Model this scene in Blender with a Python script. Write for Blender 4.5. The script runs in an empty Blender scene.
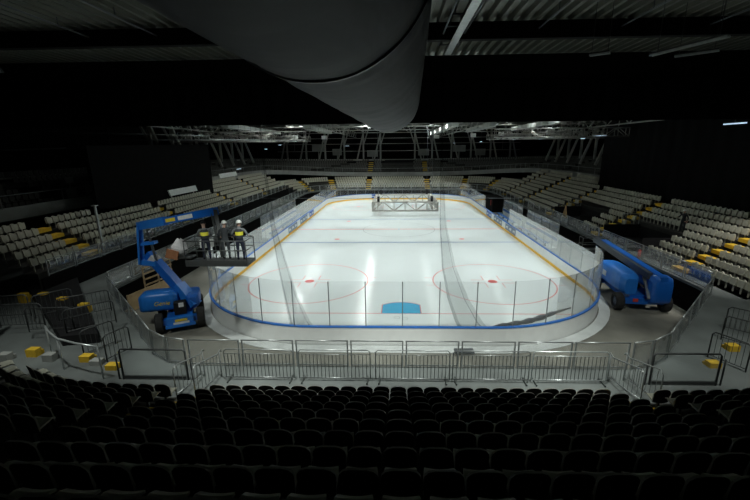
import bpy, math, random
from mathutils import Vector, Matrix
random.seed(7)
C = bpy.context.scene.collection
S = bpy.context.scene
PI = math.pi
# ------------------------------------------------------------------ camera
cam_d = bpy.data.cameras.new('camera'); cam = bpy.data.objects.new('camera', cam_d); C.objects.link(cam)
Fv = Vector((-0.034776, 0.967113, -0.251959)); Rv = Vector((0.999395, 0.033403, -0.009727)); Uv = Vector((0.000991, 0.252145, 0.967689))
CAM = Vector((-0.2977, -48.2117, 9.8475))
m = Matrix((( Rv.x, Uv.x, -Fv.x, CAM.x), (Rv.y, Uv.y, -Fv.y, CAM.y), (Rv.z, Uv.z, -Fv.z, CAM.z), (0, 0, 0, 1)))
cam.matrix_world = m
cam_d.sensor_width = 36; cam_d.lens = 388.42 / 750 * 36; cam_d.shift_x = -7.93 / 750
cam_d.clip_start = 0.05; cam_d.clip_end = 400
S.camera = cam
def proj(P):                                   # where a point falls in the frame, used only to choose which seats are individuals
    d = Vector(P) - CAM; z = d.dot(Fv)
    if z < .3: return None
    return (375 + 7.93 + 388.42 * d.dot(Rv) / z, 250 - 388.42 * d.dot(Uv) / z, z)
# ------------------------------------------------------------------ world, exposure
w = bpy.data.worlds.new('world'); S.world = w; w.use_nodes = True
w.node_tree.nodes['Background'].inputs[0].default_value = (0.5, 0.6, 0.6, 1)
w.node_tree.nodes['Background'].inputs[1].default_value = 0.0
S.view_settings.view_transform = 'Standard'; S.view_settings.look = 'None'
S.view_settings.gamma = 1; S.view_settings.use_curve_mapping = False
S.view_settings.exposure = 0.0
LAMP = 40.0           # radiance of the luminaire lenses
SPOT = 3150.0         # power of each rink luminaire beam
WASH = 5600.0         # power of each downlight above the near walkway
# ------------------------------------------------------------------ materials
def mat(name, col, rough=.6, metal=0, var=.12, scale=6, bump=0, bscale=40, emit=None, estr=0, spec=None, coat=0):
    M = bpy.data.materials.new(name); M.use_nodes = True; nt = M.node_tree; b = nt.nodes['Principled BSDF']
    b.inputs['Roughness'].default_value = rough; b.inputs['Metallic'].default_value = metal
    if spec is not None: b.inputs['Specular IOR Level'].default_value = spec
    if coat: b.inputs['Coat Weight'].default_value = coat
    tc = nt.nodes.new('ShaderNodeTexCoord')
    n = nt.nodes.new('ShaderNodeTexNoise'); n.inputs['Scale'].default_value = scale; n.inputs['Detail'].default_value = 4
    nt.links.new(tc.outputs['Object'], n.inputs['Vector'])
    r = nt.nodes.new('ShaderNodeValToRGB'); c = Vector(col)
    lo = c * (1 - var); hi = c * (1 + var)
    r.color_ramp.elements[0].position = .3; r.color_ramp.elements[1].position = .7
    r.color_ramp.elements[0].color = (*lo, 1); r.color_ramp.elements[1].color = (*[min(1, v) for v in hi], 1)
    nt.links.new(n.outputs['Fac'], r.inputs['Fac']); nt.links.new(r.outputs['Color'], b.inputs['Base Color'])
    if bump:
        n2 = nt.nodes.new('ShaderNodeTexNoise'); n2.inputs['Scale'].default_value = bscale
        nt.links.new(tc.outputs['Object'], n2.inputs['Vector'])
        bp = nt.nodes.new('ShaderNodeBump'); bp.inputs['Strength'].default_value = bump
        nt.links.new(n2.outputs['Fac'], bp.inputs['Height']); nt.links.new(bp.outputs['Normal'], b.inputs['Normal'])
    if emit:
        b.inputs['Emission Color'].default_value = (*emit, 1); b.inputs['Emission Strength'].default_value = estr
    return M
def glassy(name, alpha, haze, tint=(.8, .85, .85), rough=.05):
    """clear sheet: mostly see-through, a little surface gloss and a little milky haze"""
    M = bpy.data.materials.new(name); M.use_nodes = True; nt = M.node_tree; nt.nodes.remove(nt.nodes['Principled BSDF'])
    out = nt.nodes['Material Output']
    t = nt.nodes.new('ShaderNodeBsdfTransparent'); t.inputs[0].default_value = (.985, .99, .99, 1)
    d = nt.nodes.new('ShaderNodeBsdfDiffuse'); d.inputs[0].default_value = (*tint, 1)
    tl = nt.nodes.new('ShaderNodeBsdfTranslucent'); tl.inputs[0].default_value = (*tint, 1)
    g = nt.nodes.new('ShaderNodeBsdfGlossy'); g.inputs['Roughness'].default_value = rough
    ad = nt.nodes.new('ShaderNodeMixShader'); ad.inputs[0].default_value = .5
    nt.links.new(d.outputs[0], ad.inputs[1]); nt.links.new(tl.outputs[0], ad.inputs[2])
    m1 = nt.nodes.new('ShaderNodeMixShader'); m1.inputs[0].default_value = haze
    nt.links.new(t.outputs[0], m1.inputs[1]); nt.links.new(ad.outputs[0], m1.inputs[2])
    fr = nt.nodes.new('ShaderNodeFresnel'); fr.inputs[0].default_value = 1.3
    mu = nt.nodes.new('ShaderNodeMath'); mu.operation = 'MULTIPLY'; mu.inputs[1].default_value = alpha
    nt.links.new(fr.outputs[0], mu.inputs[0])
    m2 = nt.nodes.new('ShaderNodeMixShader')
    nt.links.new(mu.outputs[0], m2.inputs[0]); nt.links.new(m1.outputs[0], m2.inputs[1]); nt.links.new(g.outputs[0], m2.inputs[2])
    nt.links.new(m2.outputs[0], out.inputs[0]); return M
def deck_mat():
    M = mat('corrugated_steel', (.10, .105, .085), .5, .2, .12, .6)
    return M
def concrete_floor():
    M = mat('worn_concrete', (.205, .20, .17), .65, 0, .35, .35, .15, 8, spec=.3)
    return M
def ice_mat():
    M = mat('ice', (.80, .87, .87), .16, 0, .025, .15, .015, 3, spec=.5)
    nt = M.node_tree; b = nt.nodes['Principled BSDF']
    tc = nt.nodes.new('ShaderNodeTexCoord'); n = nt.nodes.new('ShaderNodeTexNoise'); n.inputs['Scale'].default_value = .5
    nt.links.new(tc.outputs['Object'], n.inputs['Vector'])
    mr = nt.nodes.new('ShaderNodeMapRange'); mr.inputs['To Min'].default_value = .10; mr.inputs['To Max'].default_value = .24
    nt.links.new(n.outputs['Fac'], mr.inputs['Value']); nt.links.new(mr.outputs[0], b.inputs['Roughness'])
    return M
M = dict(
    ice=ice_mat(), red=mat('red_line', (.62, .10, .09), .3), blue_line=mat('blue_line', (.05, .16, .36), .3), paint_ring=mat('pale_red_line', (.66, .20, .18), .3),
    crease=mat('crease_blue', (.04, .42, .70), .3), grey_mark=mat('grey_mark', (.22, .25, .27), .4),
    board=mat('white_board', (.78, .80, .79), .35, 0, .03, 2), skirt=mat('apron_white', (.62, .65, .64), .5, 0, .12, 1.2),
    yellow=mat('kick_yellow', (.90, .50, .02), .4), ledge=mat('blue_ledge', (.02, .17, .62), .35),
    glass=glassy('rink_glass', .4, .045), glass_side=glassy('rink_glass_side', .4, .20), railglass=glassy('rail_glass', .5, .07, (.6, .66, .66)),
    gpost=mat('glass_post_grey', (.24, .26, .27), .4, .5), bars=mat('barrier_bars', (.13, .145, .14), .45, .6), post=mat('dark_post', (.10, .11, .12), .4, .5), steel=mat('galvanised_steel', (.36, .38, .38), .38, .7), bright=mat('bright_steel', (.62, .66, .66), .3, .6),
    dsteel=mat('dark_steel', (.06, .065, .065), .5, .4), alu=mat('aluminium', (.42, .41, .38), .4, .6),
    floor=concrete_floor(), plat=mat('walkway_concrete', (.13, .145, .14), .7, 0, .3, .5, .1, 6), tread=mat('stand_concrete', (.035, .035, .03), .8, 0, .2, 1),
    blackcloth=mat('black_cloth', (.006, .006, .006), .95, 0, .2, 2, spec=.05), black=mat('black_paint', (.012, .012, .013), .7, spec=.2),
    wallm=mat('dark_wall', (.012, .012, .012), .9, spec=.1), deck=deck_mat(), beam=mat('black_beam', (.008, .008, .008), .8, spec=.1),
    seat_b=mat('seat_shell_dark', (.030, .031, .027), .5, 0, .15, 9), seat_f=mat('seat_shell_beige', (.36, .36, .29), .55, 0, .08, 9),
    seat_r=mat('seat_rim_highlight', (.24, .24, .21), .5), shirt=mat('grey_shirt', (.16, .17, .18), .85), seat_u=mat('seat_upper_shaded', (.09, .09, .08), .6, 0, .1, 5), seat_s=mat('seat_beige_side', (.47, .46, .37), .55, 0, .1, 5), fascia=mat('grey_fascia', (.32, .33, .31), .7, 0, .15, .8),  # rim colour holds painted edge light; upper seat colour holds painted shade
    ystep=mat('yellow_step', (.72, .46, .03), .6), ylift=mat('yellow_letter', (.8, .6, .05), .5), white=mat('white_panel', (.72, .74, .72), .5),
    ply=mat('plywood', (.50, .36, .19), .65, 0, .15, 3), timber=mat('timber', (.48, .35, .2), .7, 0, .2, 4),
    blue=mat('lift_blue', (.010, .12, .50), .35, 0, .06, 2, coat=.2), bluel=mat('lift_blue_light', (.02, .18, .62), .35, 0, .05, 2), rubber=mat('tyre', (.018, .018, .018), .85, 0, .2, 8, .2, 30),
    rim=mat('wheel_rim', (.10, .12, .16), .5, .3), redp=mat('red_paint', (.6, .05, .04), .5), skin=mat('skin', (.45, .27, .2), .6),
    vest=mat('hi_vis', (.75, .70, .05), .7), trouser=mat('work_trousers', (.012, .016, .035), .85), jacket=mat('dark_jacket', (.03, .035, .04), .85), helmet=mat('white_helmet', (.8, .8, .78), .35),
    tarp=mat('pale_tarp', (.55, .55, .56), .7), brown=mat('brown_board', (.30, .13, .06), .7), adblue=mat('ad_blue', (.02, .10, .42), .4), adgrey=mat('ad_greyblue', (.17, .22, .30), .5),
    tube=mat('tube_glow', (.8, .9, 1), .4, emit=(.55, .75, 1), estr=.9), lens=mat('luminaire_lens', (.9, .95, .95), .4, emit=(.90, 1.0, .97), estr=LAMP),
    bench=mat('bench_blue', (.02, .13, .42), .5), tan=mat('tan_board', (.42, .26, .12), .7), orange=mat('orange', (.7, .22, .03), .6), strut=mat('grey_strut', (.36, .36, .33), .6))
M['lens_bright'] = mat('luminaire_lens_bright', (.9, .95, .95), .4, emit=(.92, 1.0, .97), estr=LAMP * 3.2)
M['lens'].node_tree.nodes['Principled BSDF'].inputs['Base Color'].default_value = (.9, .9, .9, 1)
def duct_mat():
    X = mat('duct_fabric', (.085, .094, .096), .75, 0, .08, .4)
    nt = X.node_tree; b = nt.nodes['Principled BSDF']; tc = nt.nodes.new('ShaderNodeTexCoord'); mp = nt.nodes.new('ShaderNodeMapping'); mp.inputs['Scale'].default_value = (.5, .5, 3.0)
    n = nt.nodes.new('ShaderNodeTexNoise'); n.inputs['Scale'].default_value = 1.1; n.inputs['Detail'].default_value = 3
    nt.links.new(tc.outputs['Object'], mp.inputs[0]); nt.links.new(mp.outputs[0], n.inputs['Vector'])
    bp = nt.nodes.new('ShaderNodeBump'); bp.inputs['Strength'].default_value = .35; bp.inputs['Distance'].default_value = .25
    nt.links.new(n.outputs['Fac'], bp.inputs['Height']); nt.links.new(bp.outputs['Normal'], b.inputs['Normal']); return X
M['duct'] = duct_mat()
def net_mat():
    X = glassy('net_mesh', 0.0, .55, (.008, .01, .01)); nt = X.node_tree
    mix = [n for n in nt.nodes if n.type == 'MIX_SHADER' and abs(n.inputs[0].default_value - .55) < 1e-4][0]
    tc = nt.nodes.new('ShaderNodeTexCoord'); wv = nt.nodes.new('ShaderNodeTexWave'); wv.bands_direction = 'X'; wv.inputs['Scale'].default_value = 9; wv.inputs['Distortion'].default_value = 5
    nt.links.new(tc.outputs['Object'], wv.inputs['Vector'])
    mr = nt.nodes.new('ShaderNodeMapRange'); mr.inputs['To Min'].default_value = .06; mr.inputs['To Max'].default_value = .17
    nt.links.new(wv.outputs['Fac'], mr.inputs['Value']); nt.links.new(mr.outputs[0], mix.inputs[0]); return X
M['net'] = net_mat()
# ------------------------------------------------------------------ mesh builder and tags
class MB:
    def __init__(s): s.v = []; s.f = []; s.m = []; s.sm = []; s.cur = 0; s.smooth = False
    def add(s, vs, fs):
        o = len(s.v); s.v += [tuple(v) for v in vs]
        for f in fs: s.f.append([i + o for i in f]); s.m.append(s.cur); s.sm.append(s.smooth)
        return s
    def box(s, c, d, rz=0, rx=0, ry=0):
        R = Matrix.Rotation(rz, 3, 'Z') @ Matrix.Rotation(ry, 3, 'Y') @ Matrix.Rotation(rx, 3, 'X'); c = Vector(c)
        vs = [c + R @ Vector((x * d[0] / 2, y * d[1] / 2, z * d[2] / 2)) for x in (-1, 1) for y in (-1, 1) for z in (-1, 1)]
        return s.add(vs, [(0, 1, 3, 2), (4, 6, 7, 5), (0, 4, 5, 1), (2, 3, 7, 6), (0, 2, 6, 4), (1, 5, 7, 3)])
    def bar(s, a, b, wd, ht, up=(0, 0, 1)):
        a = Vector(a); b = Vector(b); t = (b - a).normalized(); u = Vector(up)
        if abs(t.dot(u)) > .98: u = Vector((0, 1, 0))
        x = t.cross(u).normalized() * wd / 2; y = x.cross(t).normalized() * ht / 2
        vs = [q + i * x + j * y for q in (a, b) for i, j in ((-1, -1), (1, -1), (1, 1), (-1, 1))]
        return s.add(vs, [(0, 1, 2, 3), (7, 6, 5, 4), (0, 4, 5, 1), (1, 5, 6, 2), (2, 6, 7, 3), (3, 7, 4, 0)])
    def tube(s, pts, r, n=8, caps=True):
        pts = [Vector(p) for p in pts]; rs = r if isinstance(r, (list, tuple)) else [r] * len(pts)
        o = []; prev = None
        for i, p in enumerate(pts):
            t = (pts[min(i + 1, len(pts) - 1)] - pts[max(i - 1, 0)]).normalized()
            if prev is None: u = Vector((0, 0, 1)) if abs(t.z) < .9 else Vector((1, 0, 0))
            else: u = prev
            x = (u - t * u.dot(t)).normalized(); prev = x; y = t.cross(x)
            o += [p + rs[i] * (math.cos(2 * PI * k / n) * x + math.sin(2 * PI * k / n) * y) for k in range(n)]
        fs = [(i * n + k, i * n + (k + 1) % n, (i + 1) * n + (k + 1) % n, (i + 1) * n + k) for i in range(len(pts) - 1) for k in range(n)]
        if caps: fs += [tuple(range(n))[::-1], tuple((len(pts) - 1) * n + k for k in range(n))]
        sm = s.smooth; s.smooth = n > 5; s.add(o, fs); s.smooth = sm; return s
    def cyl(s, a, b, r, n=20): return s.tube([a, b], r, n)
    def prism(s, poly, z0, z1):
        n = len(poly); vs = [(x, y, z0) for x, y in poly] + [(x, y, z1) for x, y in poly]
        return s.add(vs, [tuple(range(n))[::-1], tuple(range(n, 2 * n))] + [(i, (i + 1) % n, n + (i + 1) % n, n + i) for i in range(n)])
    def strip(s, A, B):                         # quads between two equally long point rows
        n = len(A); return s.add(list(A) + list(B), [(i, i + 1, n + i + 1, n + i) for i in range(n - 1)])
    def wall(s, P, z0, z1): return s.strip([(x, y, z0) for x, y in P], [(x, y, z1) for x, y in P])
    def profile(s, P, prof, closed=False):
        """sweep a cross-section prof [(offset outward, z)] along plan points P [(x,y,nx,ny)]"""
        rows = [[(x + nx * o, y + ny * o, z) for x, y, nx, ny in P] for o, z in prof]
        rows.append(rows[0])
        for a, b in zip(rows[:-1], rows[1:]): s.strip(a, b)
        if not closed:
            k = len(prof); s.add([r[0] for r in rows[:-1]], [tuple(range(k))]); s.add([r[-1] for r in rows[:-1]], [tuple(range(k))])
        return s
    def build(s, name, mats, parent=None):
        me = bpy.data.meshes.new(name); me.from_pydata(s.v, [], s.f)
        for mm in (mats if isinstance(mats, (list, tuple)) else [mats]): me.materials.append(mm)
        me.polygons.foreach_set('material_index', s.m); me.polygons.foreach_set('use_smooth', s.sm); me.update()
        o = bpy.data.objects.new(name, me); C.objects.link(o); o.parent = parent; return o
def tag(o, label=None, cat=None, group=None, kind=None):
    if label: o['label'] = label
    if cat: o['category'] = cat
    if group: o['group'] = group
    if kind: o['kind'] = kind
    return o
def empty(name, loc=(0, 0, 0), rz=0, label=None, cat=None, group=None):
    o = bpy.data.objects.new(name, None); C.objects.link(o); o.location = loc; o.rotation_euler = (0, 0, rz); o.empty_display_size = .2
    return tag(o, label, cat, group)
def copy_thing(src, loc, rz, label, group=None):
    r = src.copy(); C.objects.link(r); r.location = loc; r.rotation_euler = (0, 0, rz); r['label'] = label
    if group: r['group'] = group
    for ch in list(src.children):
        c = ch.copy(); C.objects.link(c); c.parent = r
        for g in ch.children:
            d = g.copy(); C.objects.link(d); d.parent = c
    return r
ORD = ['first', 'second', 'third', 'fourth', 'fifth', 'sixth', 'seventh', 'eighth', 'ninth', 'tenth', 'eleventh', 'twelfth', 'thirteenth', 'fourteenth', 'fifteenth', 'sixteenth', 'seventeenth', 'eighteenth', 'nineteenth']
TENS = {20: 'twent', 30: 'thirt', 40: 'fort', 50: 'fift', 60: 'sixt', 70: 'sevent', 80: 'eight', 90: 'ninet'}
def nth(i):                                     # i counts from 1
    if i < 20: return ORD[i - 1]
    if i >= 100: return 'hundred-and-' + (nth(i - 100) if i > 100 else 'zeroth')
    t, u = i // 10 * 10, i % 10
    return TENS[t] + ('ieth' if u == 0 else 'y-' + ORD[u - 1])
# ------------------------------------------------------------------ plan curves
def rrect(hx, hy, r, step=.45):
    """rounded rectangle, from near middle anticlockwise; (x, y, nx, ny)"""
    P = []
    def line(a, b, n):
        L = math.dist(a, b); k = max(1, int(L / 1.8))
        for i in range(k): P.append((a[0] + (b[0] - a[0]) * i / k, a[1] + (b[1] - a[1]) * i / k, *n))
    def arc(cx, cy, a0):
        k = 18
        for i in range(k): a = a0 + PI / 2 * i / k; P.append((cx + r * math.cos(a), cy + r * math.sin(a), math.cos(a), math.sin(a)))
    line((0, -hy), (hx - r, -hy), (0, -1)); arc(hx - r, -hy + r, -PI / 2); line((hx, -hy + r), (hx, hy - r), (1, 0)); arc(hx - r, hy - r, 0)
    line((hx - r, hy), (-hx + r, hy), (0, 1)); arc(-hx + r, hy - r, PI / 2); line((-hx, hy - r), (-hx, -hy + r), (-1, 0)); arc(-hx + r, -hy + r, PI)
    line((-hx + r, -hy), (0, -hy), (0, -1)); P.append(P[0]); return P
RINK = rrect(13, 30, 8.5)
# ================================================================== STRUCTURE
def ring_outer(): return [(-60, -60), (60, -60), (60, 70), (-60, 70)]
MB().box((0, 5, -.16), (120, 130, .3)).build('floor', M['floor'])['kind'] = 'structure'
# ice sheet: one mesh, the painted markings as thin inlays of the same mesh
ic = MB()
ic.prism([(x, y) for x, y, _, _ in RINK[:-1]], -.005, .012)
def flat(pts, mi, z=.0165): ic.cur = mi; ic.add([(x, y, z) for x, y in pts], [tuple(range(len(pts)))]); ic.cur = 0
def rect(x0, x1, y0, y1, mi, z=.0165): flat([(x0, y0), (x1, y0), (x1, y1), (x0, y1)], mi, z)
def half(y):                                     # half width of the rink at a given y
    d = abs(y) - 21.5
    return 13 if d <= 0 else 4.5 + math.sqrt(8.5 ** 2 - d * d)
for sgn in (-1, 1):
    h = half(26) - .05
    rect(-h, h, sgn * 26 - .045, sgn * 26 + .045, 3)
    rect(-12.95, 12.95, sgn * 7.14 - .15, sgn * 7.14 + .15, 2)
rect(-12.95, 12.95, -.15, .15, 3)
def ring(cx, cy, r, wd, mi, a0=0, a1=2 * PI, z=.0165, n=64):
    ic.cur = mi; A = [(cx + (r - wd / 2) * math.cos(a0 + (a1 - a0) * i / n), cy + (r - wd / 2) * math.sin(a0 + (a1 - a0) * i / n), z) for i in range(n + 1)]
    B = [(cx + (r + wd / 2) * math.cos(a0 + (a1 - a0) * i / n), cy + (r + wd / 2) * math.sin(a0 + (a1 - a0) * i / n), z) for i in range(n + 1)]
    ic.strip(A, B); ic.cur = 0
def disc(cx, cy, r, mi, z=.017): flat([(cx + r * math.cos(a * PI / 12), cy + r * math.sin(a * PI / 12)) for a in range(24)], mi, z)
ring(0, 0, 4.5, .08, 5); disc(0, 0, .15, 2)
for sx in (-1, 1):
    for sy in (-1, 1):
        ring(7 * sx, 20 * sy, 4.5, .09, 3); disc(7 * sx, 20 * sy, .36, 1)
        for a in (-1, 1):
            for b in (-1, 1):
                x, y = 7 * sx + a * .62, 20 * sy + b * .35
                rect(min(x, x + a * .95), max(x, x + a * .95), y - .03, y + .03, 3)
                rect(x - .03, x + .03, min(y, y + b * 1.0), max(y, y + b * 1.0), 3)
            x = 7 * sx + a * 4.5
            for b in (-.85, .85): rect(min(x, x + a * .6), max(x, x + a * .6), 20 * sy + b - .03, 20 * sy + b + .03, 3)
        disc(7 * sx, 5.6 * sy, .3, 1)
for s in (-1, 1):                                # goal creases
    pts = [(-1.22, 26 * s), (-1.22, (26 - 1.37) * s)] + [(1.83 * math.cos(a), (26 - 1.83 * math.sin(a)) * s) for a in [math.radians(t) for t in range(130, 49, -8)]] + [(1.22, (26 - 1.37) * s), (1.22, 26 * s)]
    flat(pts if s > 0 else pts[::-1], 4, .0172)
    for i in range(len(pts) - 1):
        a, b = Vector((*pts[i], .0176)), Vector((*pts[i + 1], .0176)); t = (b - a).normalized().cross(Vector((0, 0, 1))) * .025
        ic.cur = 1; ic.add([a - t, b - t, b + t, a + t], [(0, 1, 2, 3)]); ic.cur = 0
for x, y in ((-.27, -26.6), (.2, -26.75)): ring(x, y, .17, .03, 6, n=24)
ic.build('ice_sheet', [M['ice'], M['red'], M['blue_line'], M['paint_ring'], M['crease'], M['grey_mark'], M['grey_mark']])['kind'] = 'structure'
# walkway platform, z 1.8, horseshoe round the floor
ZP = 1.8
def inner_path():
    P = [(-9.2, -34.78), (-8.4, -34.97), (8.4, -34.97), (9.2, -34.78), (10.2, -34.15), (17.1, -27.25), (17.35, -26.7)]
    R_ = [(17.5, -26), (17.5, 25)] + [(10.9 + 6.6 * math.cos(a), 25 + 6.6 * math.sin(a)) for a in [PI / 2 * i / 10 for i in range(1, 11)]]
    L_ = [(-x, y) for x, y in R_][::-1]
    return P + R_ + L_ + [(-17.35, -26.7), (-17.1, -27.25), (-10.2, -34.15), (-9.2, -34.78)]
IP = inner_path()
pl = MB()
def outward(p):
    x, y = p; c = Vector((0, -4)); d = Vector((x, y)) - c
    k = min(59 / max(abs(d.x), 1e-6), (63 if d.y > 0 else 50) / max(abs(d.y), 1e-6)); return (c.x + d.x * k, c.y + d.y * k)
A = [(x, y, ZP) for x, y in IP]; B = [(*outward(p), ZP) for p in IP]
pl.strip(A, B); pl.strip([(x, y, ZP - .15) for x, y, _ in A], A)
pl.strip([(x, y, ZP - .16) for x, y, _ in A], [(x, y, ZP - .16) for x, y, _ in B])
pl.build('walkway_floor', M['plat'])['kind'] = 'structure'
MB().wall([(x + (.03 if x > 0 else -.03), y) for x, y in IP], 0, ZP - .16).build('wall_under_walkway', M['blackcloth'])['kind'] = 'structure'
# outer shell
for n, c, d in (('wall_left', (-44, 2, 8), (.4, 116, 16)), ('wall_right', (44, 2, 8), (.4, 116, 16)), ('wall_far', (0, 58, 8), (88, .4, 16)), ('wall_rear', (0, -56, 8), (88, .4, 16))):
    MB().box(c, d).build(n, M['wallm'])['kind'] = 'structure'
# corrugated roof deck, ribs running along the hall
dk = MB(); xs = []; x = -44.0
while x < 44: xs += [(x, 15.0), (x + .14, 15.0), (x + .2, 15.2), (x + .44, 15.2), (x + .5, 15.0)]; x += .5
dk.strip([(a, -56, z) for a, z in xs], [(a, 58, z) for a, z in xs]); dk.build('ceiling', M['deck'])['kind'] = 'structure'
for i, (y, z0) in enumerate(((-44, 14.3), (-37, 14.3), (-29.7, 14.32), (-23.6, 13.0))):
    MB().box((0, y, (z0 + 14.99) / 2), (87, .35, 14.99 - z0)).build('trim_%d' % (i + 1), M['beam'])['kind'] = 'structure'
# ================================================================== RINK BOARDS
db = empty('dasher_boards', (0, 0, 0), 0, 'white dasher boards with blue top ledge and yellow kick strip ringing the ice', 'rink boards')
MB().profile(RINK, [(.0, .012), (0, 1.04), (.1, 1.04), (.1, .0)], True).build('board_panels', M['board'], db)
MB().profile(RINK, [(-.02, .012), (-.02, .24), (0, .24), (0, .012)], True).build('kick_strip', M['yellow'], db)
MB().profile(RINK, [(-.03, 1.04), (-.03, 1.1), (.13, 1.1), (.13, 1.04)], True).build('top_ledge', M['ledge'], db)
nearP = [p for p in RINK[:-1] if p[0] < 0 and p[1] < -11.5] + [p for p in RINK[:-1] if p[0] >= 0 and p[1] < -11.5]
ap = MB().profile(nearP, [(.17, .0), (.17, .07), (.5, .05), (.78, .03), (.78, .0)]).build('apron_mat', M['skirt'])
tag(ap, 'white skirt strip lying on the concrete round the outside of the boards', 'floor mat')
# glass panes and posts: walk the boards at 1.8 m steps (near end and sides), coarser at the far end
def walk(P, step):
    L = [0]
    for a, b in zip(P[:-1], P[1:]): L.append(L[-1] + math.dist(a[:2], b[:2]))
    n = round(L[-1] / step); out = []
    for i in range(n + 1):
        s = L[-1] * i / n; j = max(k for k in range(len(L)) if L[k] <= s + 1e-6); j = min(j, len(P) - 2); t = (s - L[j]) / (L[j + 1] - L[j])
        a, b = P[j], P[j + 1]; nx, ny = a[2] * (1 - t) + b[2] * t, a[3] * (1 - t) + b[3] * t; q = math.hypot(nx, ny)
        out.append((a[0] * (1 - t) + b[0] * t, a[1] * (1 - t) + b[1] * t, nx / q, ny / q))
    return out
W = walk(RINK, 1.86)
for i in range(len(W) - 1):
    a, b = W[i], W[i + 1]; mx, my = (a[0] + b[0]) / 2, (a[1] + b[1]) / 2
    side = abs(mx) > 12.9; bench = mx > 12.9 and -2 < my < 10
    H = 3.5 if my < 12 or abs(my) > 21 or side is False else 3.0
    if side: H = 2.9
    if bench: continue
    # curved pane follows the boards in the corners
    sub = [(a[0] + (b[0] - a[0]) * k / 3, a[1] + (b[1] - a[1]) * k / 3, a[2] + (b[2] - a[2]) * k / 3, a[3] + (b[3] - a[3]) * k / 3) for k in range(4)]
    if not side and abs(my) > 21.5:
        fix = []
        for x, y, nx, ny in sub:
            if abs(x) > 4.5:
                cx, cy = math.copysign(4.5, x), math.copysign(21.5, y); d = math.hypot(x - cx, y - cy); fix.append((cx + (x - cx) / d * 8.5, cy + (y - cy) / d * 8.5, (x - cx) / d, (y - cy) / d))
            else: fix.append((x, y, nx, ny))
        sub = fix
    MB().profile(sub, [(.04, 1.1), (.04, H), (.055, H), (.055, 1.1)]).build('glass_pane', M['glass_side'] if side or (my < -21.5 and abs(mx) > 9.5) else M['glass'], db)
    MB().box((a[0] + a[2] * .05, a[1] + a[3] * .05, (1.1 + H - .05) / 2), (.022, .045, H - 1.05), math.atan2(a[3], a[2])).build('glass_post', M['gpost'], db)
# advertising panels on the boards: flat blue / grey-blue blocks with pale word marks too small to read
def ad(x0, x1, y0, y1, base, label, inward):
    """panel lying against the board face between two plan points"""
    a, b = Vector((x0, y0, 0)), Vector((x1, y1, 0)); t = (b - a).normalized(); n = Vector(inward); L = (b - a).length
    g = MB()
    def q(u0, u1, z0, z1, mi, off): g.cur = mi; P = [a + t * u + n * off + Vector((0, 0, z)) for u, z in ((u0, z0), (u1, z0), (u1, z1), (u0, z1))]; Q = [p - n * .004 for p in P]; g.add(P + Q, [(0, 1, 2, 3), (0, 4, 5, 1), (1, 5, 6, 2), (2, 6, 7, 3), (3, 7, 4, 0)])
    q(0, L, .27, 1.0, 0, .008); k = max(1, int(L / 1.15))
    for i in range(k):
        u = (i + .5) * L / k
        q(u - .38, u - .1, .48, .78, 1, .012); q(u - .05, u + .18, .55, .74, 1, .012); q(u + .22, u + .4, .48, .7, 1, .012)
    o = g.build('advert_panel', [base, M['white']]); tag(o, label, 'advert', None); return o
ad(-9.0 + .55, -4.4, 29.97, 29.97, M['adblue'], 'blue advert with four pale word marks on the far end boards', (0, -1, 0)).parent = db
for y0, y1, bm in ((-5.4, -1.2, 'adgrey'), (.4, 4.6, 'adgrey'), (6.0, 9.0, 'adblue')):
    ad(12.97, 12.97, y0, y1, M[bm], None, (-1, 0, 0)).parent = db
    ad(-12.97, -12.97, y0 + 1.5, y1 + 1.5, M[bm], None, (1, 0, 0)).parent = db
for o in db.children:
    for k in ('category', 'label', 'group'):
        if k in o.keys() and o.name.startswith('advert'): del o[k]
# benches behind the boards on both sides
def bench_unit(sx, y0, y1, label, blab):
    b = empty('players_bench', (sx * 14.45, (y0 + y1) / 2, 0), 0, label, 'bench'); L = y1 - y0
    MB().box((0, 0, .12), (2.2, L, .22)).build('floor_deck', M['board'], b)
    MB().box((sx * .2, 0, .62), (.4, L - .8, .06)).build('seat_plank', M['bench'], b)
    for k in range(4): MB().box((sx * .2, -L / 2 + .9 + k * (L - 1.8) / 3, .41), (.08, .3, .36)).build('leg', M['post'], b)
    MB().box((sx * 1.05, 0, .75), (.08, L, 1.04)).build('back_board', M['board'], b)
    MB().box((sx * .98, 0, 1.05), (.05, L - .2, .3)).build('blue_band', M['bench'], b)
    n = max(2, round(L / 2.4))
    for k in range(n):
        MB().box((sx * 1.05, -L / 2 + (k + .5) * L / n, 1.95), (.015, L / n - .06, 1.35)).build('back_glass', M['glass_side'], b)
        MB().box((sx * 1.05, -L / 2 + k * L / n, 1.9), (.05, .05, 1.5)).build('glass_post', M['post'], b)
bench_unit(1, -10.6, -1.2, 'blue bench enclosure with back glass beside right boards, nearer the camera', '')
bench_unit(1, 0.6, 9.4, 'blue bench enclosure with back glass beside right boards, farther one', '')
bench_unit(-1, -5.8, 9.8, 'long bench enclosure with pale back glass along the left boards', '')
bt = empty('timekeeper_booth', (15.6, 15.5, 0), 0, 'black booth with overhanging flat roof beyond the right-hand benches', 'booth')
MB().box((0, 0, 1.0), (1.6, 4.6, 2.0)).build('booth_body', M['black'], bt); MB().box((-.2, 0, 2.12), (2.6, 6.2, .14)).build('roof', M['blackcloth'], bt)
MB().box((-.83, -1.2, 1.4), (.04, .35, .9)).build('red_panel', M['redp'], bt)
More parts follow.
